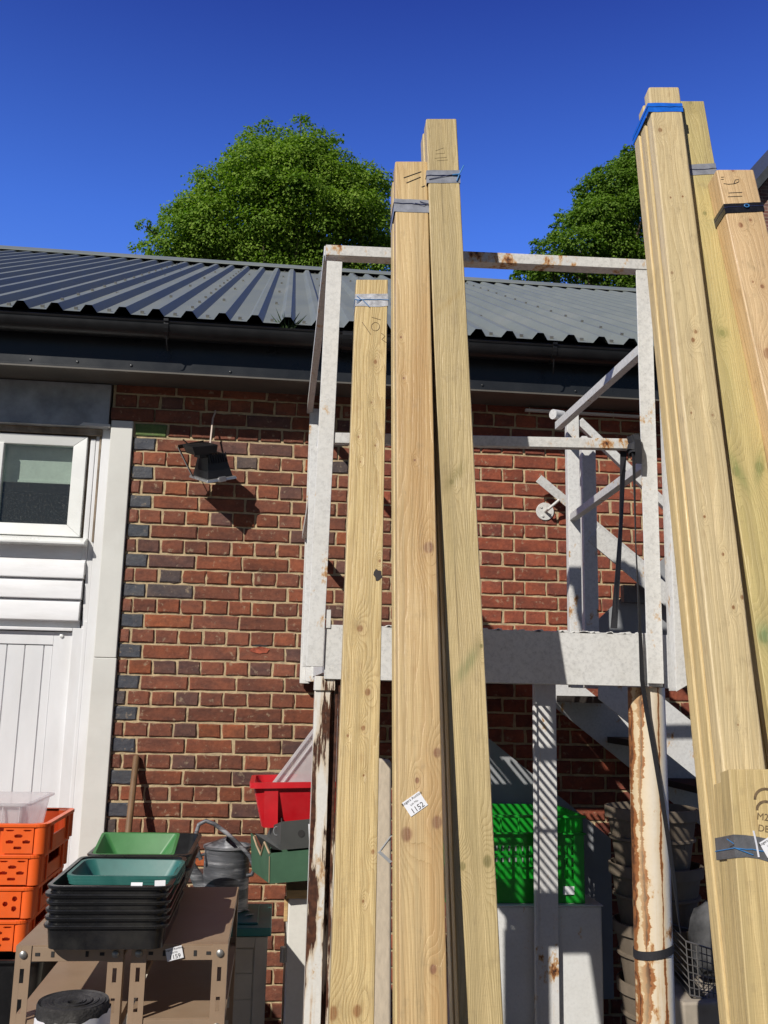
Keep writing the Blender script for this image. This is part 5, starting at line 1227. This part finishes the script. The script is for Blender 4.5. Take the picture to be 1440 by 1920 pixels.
# hessian-faced board seen between the planks
hb = MB(); A, B = at(706, 1420, Y=-1.2), at(760, 1425, Y=-1.2); zt2 = A.z
hb.hexa([(A.x-.012, -1.45, 0), (A.x+.055, -1.45, 0), (A.x+.055, -1.40, 0), (A.x-.012, -1.40, 0), (A.x-.012, -1.22, zt2), (A.x+.055, -1.22, zt2-.01), (A.x+.055, -1.17, zt2-.01), (A.x-.012, -1.17, zt2)])
hbo = thing('cloth_roll', 'tall hessian cloth covered board standing between the left planks', 'cloth', (A.x+.1, -1.45, 0)); hb.build('cloth', M['canvas'], hbo, bevel=.012, bseg=3)
m = MB(); c = at(722, 1590, Y=-1.32)
def on_hb(x_, y_): 
    # front plane of the board
    n_ = Vector((0, -zt2, .23)).normalized(); d = at(x_, y_, Y=0)-CAMP; t = (Vector((A.x, -1.4503, 0))-CAMP).dot(n_)/d.dot(n_); return CAMP+d*t+n_*.001
m.ribbon([on_hb(733, 1567), on_hb(711, 1597), on_hb(733, 1617)], Vector((.010, 0, .006)), .001); m.build('painted_mark', M['sheet_grey'], hbo)

# ------------------------------------------------------------------ under the landing: white appliance, green crate, pots, crate, bag
AY = -.80; az = at(1060, 1697, Y=AY).z; ax0 = at(880, 1750, Y=AY).x; ax1 = at(1130, 1750, Y=AY).x
ap = thing('white_appliance', 'white enamel appliance under the landing with the green crate on it', 'appliance', ((ax0+ax1)/2, AY+.25, 0))
m = MB(); m.b2((ax0, AY, 0), (ax1, AY+.5, az-.006)); m.build('body', M['fridge'], ap, bevel=.008)
m = MB(); m.b2((ax0-.004, AY-.006, az-.0055), (ax1+.004, AY+.5, az+.0)); m.build('top', M['fridge'], ap, bevel=.003)
gx0c, gx1c = at(830, 1600, Y=AY+.03).x, at(1098, 1560, Y=AY+.03).x
gz1c = at(1000, 1528, Y=AY+.03).z; gh = gz1c-az-.002
gc = thing('green_crate', 'bright green ventilated plastic crate on the white appliance', 'crate', ((gx0c+gx1c)/2, AY+.2, az+.002))
gcw, gcd = gx1c-gx0c-.03, .40
def grid_wall(mb, org, ux, uz, W, H, holes, y, th, nrm_):
    """flat wall W x H with rectangular holes (x0,x1,z0,z1) cut out: built from strips"""
    xs = sorted({0, W, *[h[0] for h in holes], *[h[1] for h in holes]}); zs = sorted({0, H, *[h[2] for h in holes], *[h[3] for h in holes]})
    for a, b in zip(xs[:-1], xs[1:]):
        z_start = None
        cells = []
        for c_, d_ in zip(zs[:-1], zs[1:]):
            mx_, mz_ = (a+b)/2, (c_+d_)/2; cells.append((c_, d_, not any(h[0] < mx_ < h[1] and h[2] < mz_ < h[3] for h in holes)))
        k = 0
        while k < len(cells):
            if cells[k][2]:
                j = k
                while j+1 < len(cells) and cells[j+1][2]: j += 1
                c_, d_ = cells[k][0], cells[j][1]
                Pp = [org+ux*a+uz*c_, org+ux*b+uz*c_, org+ux*b+uz*d_, org+ux*a+uz*d_]; mb.prism(Pp, nrm_*th); k = j+1
            else: k += 1
holes = []
nx_ = int(gcw/.030)
for i in range(nx_):
    for j in range(3): holes.append((.02+i*.030, .02+i*.030+.018, gh*.27+j*gh*.135, gh*.27+j*gh*.135+gh*.105))
m = MB(); O = Vector((gx0c+.015, AY+.03, az+.002))
grid_wall(m, O, Vector((1, 0, 0)), Vector((0, 0, 1)), gcw, gh*.78, holes, 0, .005, Vector((0, 1, 0)))
grid_wall(m, O+Vector((0, gcd, 0)), Vector((1, 0, 0)), Vector((0, 0, 1)), gcw, gh*1.0, holes, 0, .005, Vector((0, 1, 0)))
sh = [h for h in holes if h[1] < gcd-.02]
grid_wall(m, O+Vector((gcw, .006, 0)), Vector((0, 1, 0)), Vector((0, 0, 1)), gcd-.007, gh*.98, sh, 0, .005, Vector((-1, 0, 0)))
grid_wall(m, O+Vector((0, .006, 0)), Vector((0, 1, 0)), Vector((0, 0, 1)), gcd-.007, gh*.98, sh, 0, .005, Vector((1, 0, 0)))
m.b2(O+Vector((.006, .006, .004)), O+Vector((gcw-.006, gcd, .010)))
m.build('basket', M['green'], gc)
m = MB(); m.b2(O+Vector((-.012, -.018, gh*.78)), O+Vector((gcw+.012, -.001, gh*.80))); m.b2(O+Vector((-.012, -.018, gh*.97)), O+Vector((gcw+.012, -.001, gh))); x = 0
while x < gcw: m.b2(O+Vector((x, -.016, gh*.802)), O+Vector((x+.006, -.002, gh*.968))); x += .075
m.b2(O+Vector((gcw+.0005, -.001, gh*.78)), O+Vector((gcw+.012, gcd+.01, gh*.80))); m.b2(O+Vector((gcw+.0005, -.001, gh*.97)), O+Vector((gcw+.012, gcd+.01, gh)))
for yy in (.02, .2, .36): m.b2(O+Vector((gcw+.001, yy, gh*.802)), O+Vector((gcw+.010, yy+.012, gh*.968)))
m.b2(O+Vector((gcw-.04, -.012, .0)), O+Vector((gcw+.004, -.001, gh*.778)))
m.build('rim', M['green'], gc, bevel=.002)
m = MB(); q = at(1072, 1670, Y=AY+.02); m.b2((q.x-.035, AY+.022, q.z-.016), (q.x+.012, AY+.027, q.z+.016)); m.build('sticker', M['paper'], gc)
# grey sheet leaning behind
gs = MB(); a, b, c_ = at(905, 1375, Y=-.30), at(1145, 1572, Y=-.30), at(905, 1690, Y=-.30)
gs.prism([a, b, Vector((b.x, -.30, .3)), Vector((a.x, -.30, .3))], (0, .012, 0)); tag(gs.build('grey_board', M['sheet_grey']), 'grey sloping board leaning on the wall behind the green crate', 'board')
# stack of dusty pots
pc = at(1226, 1700, Y=-.85); pt_top = at(1226, 1512, Y=-.85).z
PG = 'dusty pots in a leaning stack'
pw_ = (at(1308, 1600, Y=-.85).x-at(1142, 1600, Y=-.85).x)/2
pot0 = thing('plant_pot', 'topmost dusty beige pot of the tall stack behind the rusty pipe', 'pot', (pc.x, -.85, pt_top-.30), PG)
m = MB(); m.lathe([(pw_*.72, 0), (pw_*.93, .255), (pw_*1.0, .257), (pw_*1.0, .298), (pw_*.95, .300), (pw_*.90, .255), (pw_*.7, .01)], (pc.x, -.85, pt_top-.30), 32); m.build('pot', M['pots'], pot0, smooth=True)
m = MB(); m.lathe([(pw_*.91, .17), (pw_*.925, .172), (pw_*.925, .182), (pw_*.905, .184)], (pc.x, -.85, pt_top-.30), 32); m.build('band', M['pots'], pot0, smooth=True)
for k, nm_ in enumerate(('second dusty beige pot down in the tall stack', 'third dusty beige pot down in the tall stack', 'lowest dusty beige pot of the tall stack')):
    zz = pt_top-.30-.225*(k+1)
    copy_tree(pot0, (pc.x+.012*(k+1), -.85, zz), .5*k, nm_)
m = MB(); zf = pt_top-.30-.225*3; m.b2((pc.x-.17, -1.0, 0), (pc.x+.23, -.68, zf-.001)); tag(m.build('concrete_block', M['stone']), 'pale block carrying the tall pot stack', 'block')
# wire crate, bag, stone block at the right foot
WYc = -1.30
wc0 = thing('wire_crate', 'dark wire mesh crate at the foot of the right timbers', 'crate', tuple(at(1330, 1870, Y=WYc)))
P0, P1, P2, P3 = at(1286, 1765, Y=WYc), at(1400, 1800, Y=WYc+.05), at(1400, 1890, Y=WYc+.05), at(1294, 1866, Y=WYc)
m = MB(); 
for k in range(8): t_ = k/7; m.tube([P0.lerp(P3, t_), P1.lerp(P2, t_)], .0035 if k in (0, 7) else .0022, 6)
for k in range(13): t_ = k/12; m.tube([P0.lerp(P1, t_), P3.lerp(P2, t_)], .0022, 6)
bkv = Vector((.05, .28, 0))
for k in range(8): t_ = k/7; m.tube([P0.lerp(P3, t_), P0.lerp(P3, t_)+bkv], .0022, 6)
m.tube([P0+bkv, P3+bkv], .003, 6); m.tube([P0+bkv, P1+bkv], .003, 6); m.build('mesh', M['wire'], wc0)
m = MB(); m.prism([P3+Vector((0, .01, 0)), P2+Vector((0, .01, 0)), P2+bkv, P3+bkv], (0, 0, .004)); m.build('base', M['black'], wc0)
bgc = at(1352, 1742, Y=WYc+.20); m = MB(); prof = [(.0, .10), (.05, .098), (.085, .075), (.10, .03), (.105, -.03), (.10, -.10), (.09, -.16), (0, -.17)]
m.lathe(prof[::-1], bgc, 24); 
for i, v in enumerate(m.v):
    d = v-Vector(bgc); m.v[i] = Vector(bgc)+Vector((d.x*1.15, d.y*.8, d.z))+Vector((random.gauss(0, .004), random.gauss(0, .004), random.gauss(0, .004)))
bgo = thing('plastic_bag', 'crumpled grey plastic sack with a yellow print in the wire crate', 'bag', tuple(bgc)); m.build('sack', M['bag'], bgo, smooth=True)
m = MB(); q = at(1360, 1765, Y=WYc+.10); m.prism([(q.x-.045, WYc+.105, q.z+.03), (q.x+.03, WYc+.105, q.z+.03), (q.x+.03, WYc+.105, q.z-.16), (q.x, WYc+.105, q.z-.16)], (0, .004, 0)); m.build('print_patch', M['yellow'], bgo)
sb = MB(); q = at(1278, 1878, Y=WYc-.02); sb.b2((q.x, WYc-.03, 0), (q.x+.42, WYc+.35, q.z)); sbo = sb.build('stone_block', M['stone'], bevel=.012, bseg=2); tag(sbo, 'pale stone block under the dark wire crate', 'block')

# ------------------------------------------------------------------ neighbouring building behind, at the right edge
nb = thing('neighbour_building', 'distant dark roofed brick building at the right edge behind the timbers', 'building', (14, 12, 0))
NYb = 12.0; e0 = at(1413, 349, Y=NYb); e1 = at(1452, 303, Y=NYb); sl_ = (e1.z-e0.z)/(e1.x-e0.x)
def nbm():
    t = NT('far_brick'); o = t.mapping(t.coord(), (1, 1, 1), (0, 0, 0), (R(90), 0, 0)); b = t.new('TexBrick'); t.put(b.inputs['Vector'], o)
    b.inputs['Color1'].default_value = (.19, .065, .045, 1); b.inputs['Color2'].default_value = (.12, .06, .055, 1); b.inputs['Mortar'].default_value = (.33, .27, .2, 1)
    b.inputs['Scale'].default_value = 1; b.inputs['Brick Width'].default_value = .225; b.inputs['Row Height'].default_value = .075; b.inputs['Mortar Size'].default_value = .006
    c = t.mix(t.ramp(t.noise(o, 3, 5), [(.4, 0.), (.7, .4)]), b.outputs[0], (.3, .25, .22)); return t.fin(c, .9)
W_ = 9.; px_ = e0.x+W_/2; zp = e0.z+sl_*W_/2
m = MB(); m.prism([(e0.x+.06, NYb, 0), (e0.x+W_-.06, NYb, 0), (e0.x+W_-.06, NYb, e0.z-.12), (px_, NYb, zp-.12), (e0.x+.06, NYb, e0.z-.12)], (0, 8, 0)); m.build('wall', nbm(), nb)
m = MB(); m.prism([(e0.x-.12, NYb-.25, e0.z-.30), (px_, NYb-.25, zp-.12), (e0.x+W_+.1, NYb-.25, e0.z-.30), (e0.x+W_+.1, NYb-.25, e0.z-.06), (px_, NYb-.25, zp+.14), (e0.x-.12, NYb-.25, e0.z-.06)], (0, 8.5, 0)); m.build('roof', M['slate'], nb)

# ------------------------------------------------------------------ trees behind the roof
def in_poly(p, poly):
    x, y = p; c = False; j = len(poly)-1
    for i in range(len(poly)):
        if (poly[i][1] > y) != (poly[j][1] > y) and x < (poly[j][0]-poly[i][0])*(y-poly[i][1])/(poly[j][1]-poly[i][1])+poly[i][0]: c = not c
        j = i
    return c
def tree(label_, outline, Y, mat, nclump, leaf, per, depth, seed, base_px):
    rg = np.random.default_rng(seed); rnd = random.Random(seed)
    W = [at(x, y, Y=Y) for x, y in outline]; poly0 = [(p.x, p.z) for p in W]; poly = []
    wx_ = max(p[0] for p in poly0)-min(p[0] for p in poly0)
    for i in range(len(poly0)):                              # break the outline up into boughs
        a, b = poly0[i], poly0[(i+1) % len(poly0)]; ln = math.hypot(b[0]-a[0], b[1]-a[1]); m_ = max(1, int(ln/(wx_*.035)))
        for q in range(m_):
            f = q/m_; j_ = wx_*rnd.choice((-.022, -.012, 0, .008, .014))
            poly.append((a[0]+(b[0]-a[0])*f+(b[1]-a[1])/ln*-j_, a[1]+(b[1]-a[1])*f+(b[0]-a[0])/ln*j_))
    xs = [p[0] for p in poly]; zs = [p[1] for p in poly]; cx_, zmid = sum(xs)/len(xs), sum(zs)/len(zs); hw = (max(xs)-min(xs))/2
    base = Vector((at(base_px, 500, Y=Y).x, Y, 0))
    t = thing('tree', label_, 'tree', tuple(base), 'leafy trees behind the roof')
    cl = []
    sc = hw/3.6
    tries = 0
    while len(cl) < nclump and tries < 40000:
        tries += 1
        x = rnd.uniform(min(xs), max(xs)); z = rnd.uniform(min(zs), max(zs)); r_ = rnd.uniform(.34, .70)*sc
        ok = in_poly((x, z), poly) and all(in_poly((x+r_*.88*math.cos(a), z+r_*.60*math.sin(a)), poly) for a in (0, 1.05, 2.1, 3.14, 4.2, 5.2))
        if not ok:
            r_ = rnd.uniform(.13, .24)*sc
            if not (in_poly((x, z), poly) and all(in_poly((x+r_*.9*math.cos(a), z+r_*.6*math.sin(a)), poly) for a in (0, 1.57, 3.14, 4.7))): continue
        # distance to the outline sets how deep the crown is here
        dmin = min(math.hypot(x-(poly[i][0]+(poly[(i+1) % len(poly)][0]-poly[i][0])*s_/6), z-(poly[i][1]+(poly[(i+1) % len(poly)][1]-poly[i][1])*s_/6)) for i in range(len(poly)) for s_ in range(6))
        dd = depth*min(1, dmin/(hw*.7))
        y = Y+rnd.choice((-1, -1, -1, 1))*dd*rnd.uniform(.55, 1.0) if rnd.random() < .85 else Y+rnd.uniform(-dd, dd)*.5
        cl.append((x, y, z, r_))
    for i in range(len(poly)):                               # boughs that poke out along the outline
        a, b = poly[i], poly[(i+1) % len(poly)]
        if rnd.random() < .62:
            f = rnd.random(); r_ = rnd.uniform(.11, .26)*sc; px_, pz_ = a[0]+(b[0]-a[0])*f, a[1]+(b[1]-a[1])*f; dx_, dz_ = cx_-px_, zmid-pz_; dl = math.hypot(dx_, dz_)
            cl.append((px_+dx_/dl*r_*.35, Y+rnd.uniform(-.6, .5)*sc, pz_+dz_/dl*r_*.35, r_))
    C_ = np.array(cl); wts = C_[:, 3]**2; tot = int(per); cnt = np.maximum(6, (tot*wts/wts.sum())).astype(int)
    P, Nn, tone = [], [], []
    for (x, y, z, r_), c in zip(cl, cnt):
        d = rg.normal(size=(c, 3)); d /= np.linalg.norm(d, axis=1)[:, None]
        d[:, 2] = np.where(d[:, 2] < -.15, -d[:, 2]*.7, d[:, 2])
        rad = r_*(rg.uniform(.45, 1., size=c)**.45)*(1+.25*rg.normal(size=c)*.5)
        # hanging sprays: leaves gather in small tufts
        k = max(2, c//9); tuft = rg.normal(size=(k, 3)); tuft /= np.linalg.norm(tuft, axis=1)[:, None]; ti = rg.integers(0, k, size=c)
        dv = .45*d+.75*tuft[ti]; dv /= np.linalg.norm(dv, axis=1)[:, None]
        p = np.array((x, y, z))+dv*rad[:, None]*np.array((1.1, 1.1, .68))+rg.normal(size=(c, 3))*.022*sc
        P.append(p); n_ = dv*.7+np.array((0, 0, .55))+rg.normal(size=(c, 3))*.40; Nn.append(n_/np.linalg.norm(n_, axis=1)[:, None]); tone.append(np.clip(rg.normal(.5, .28, size=c)+rnd.uniform(-.25, .25), 0, 1))
    nf = int(tot*.09); fx = []                              # leaves deep inside the crown
    while len(fx) < nf:
        x = rnd.uniform(min(xs), max(xs)); z = rnd.uniform(min(zs), max(zs))
        if in_poly((x, z), poly) and in_poly((x-.25*sc, z+.2*sc), poly) and in_poly((x+.25*sc, z+.2*sc), poly): fx.append((x, Y+rnd.uniform(.2, 1.2)*sc, z))
    while len(fx) < nf+int(tot*.05):                          # low boughs that hide the trunk
        x = cx_+rnd.gauss(0, .55)*sc; z = rnd.uniform(min(zs), zmid+.1*(max(zs)-zmid))
        if in_poly((x, z), poly): fx.append((x, Y-rnd.uniform(.35, 1.0)*sc, z))
    nf = len(fx)
    P.append(np.array(fx)); n_ = rg.normal(size=(nf, 3))+np.array((0, -.6, .5)); Nn.append(n_/np.linalg.norm(n_, axis=1)[:, None]); tone.append(np.clip(rg.normal(.4, .25, size=nf), 0, 1))
    P = np.concatenate(P); Nn = np.concatenate(Nn); tone = np.concatenate(tone); n = len(P)
    a = rg.normal(size=(n, 3)); a -= (a*Nn).sum(1)[:, None]*Nn; a /= np.linalg.norm(a, axis=1)[:, None]; b = np.cross(Nn, a)
    s_ = leaf*rg.uniform(.6, 1.3, size=n)[:, None]
    V = np.stack([P-a*s_*.5, P+b*s_*.42+Nn*s_*.10, P+a*s_*.62-Nn*s_*.12, P-b*s_*.42+Nn*s_*.10], 1).reshape(-1, 3)-np.array(tuple(base))
    me = D.meshes.new('crown'); me.vertices.add(4*n); me.vertices.foreach_set('co', V.astype(np.float32).ravel())
    me.loops.add(4*n); me.loops.foreach_set('vertex_index', np.arange(4*n, dtype=np.int32)); me.polygons.add(n)
    me.polygons.foreach_set('loop_start', np.arange(0, 4*n, 4, dtype=np.int32)); me.polygons.foreach_set('loop_total', np.full(n, 4, dtype=np.int32))
    me.materials.append(mat); ca = me.color_attributes.new('Col', 'FLOAT_COLOR', 'POINT'); tc = np.repeat(tone, 4)
    ca.data.foreach_set('color', np.stack([tc, tc, tc, np.ones_like(tc)], 1).astype(np.float32).ravel()); me.update(); me.validate()
    o = D.objects.new('crown', me); COL.objects.link(o); o.parent = t; o['_o'] = tuple(base)
    # trunk and limbs
    m = MB(); top = Vector((cx_, Y, zmid+.3*(max(zs)-zmid))); m.tube([base, base.lerp(top, .4)+Vector((.1, 0, 0)), base.lerp(top, .7), top], [.34*sc, .27*sc, .17*sc, .06*sc], 12); m.build('trunk', M['bark'], t, smooth=True)
    m = MB()
    for (x, y, z, r_) in rnd.sample(cl, min(46, len(cl))):
        s0 = base.lerp(top, rnd.uniform(.45, .98)); e = Vector((x, y, z)); md = s0.lerp(e, .55)+Vector((0, 0, -.12*(e-s0).length)); m.tube([s0, md, e], [.075*sc, .045*sc, .014*sc], 6)
    m.build('limbs', M['bark'], t, smooth=True)
    return t
tree('broad bright green leafy tree behind the roof, left of the planks', [(222, 490), (246, 462), (280, 440), (290, 408), (316, 388), (348, 372), (344, 340), (364, 320), (402, 308), (416, 282), (448, 268), (470, 242), (508, 240), (546, 228), (580, 242), (594, 270), (622, 266), (655, 282), (674, 304), (702, 308), (728, 336), (744, 376), (760, 425), (768, 480), (760, 560), (240, 520)], 20., M['leaf'], 210, .074, 140000, 2.4, 5, 560)
tree('darker green leafy tree behind the roof, between the two timber groups', [(950, 516), (975, 502), (1000, 486), (1004, 462), (1030, 436), (1052, 408), (1058, 372), (1085, 342), (1112, 320), (1150, 310), (1178, 292), (1200, 292), (1240, 304), (1285, 330), (1312, 380), (1322, 440), (1325, 560), (970, 560)], 24., M['leaf2'], 150, .086, 84000, 2.2, 11, 1180)

for o in D.objects:
    if '_o' in o.keys(): del o['_o']
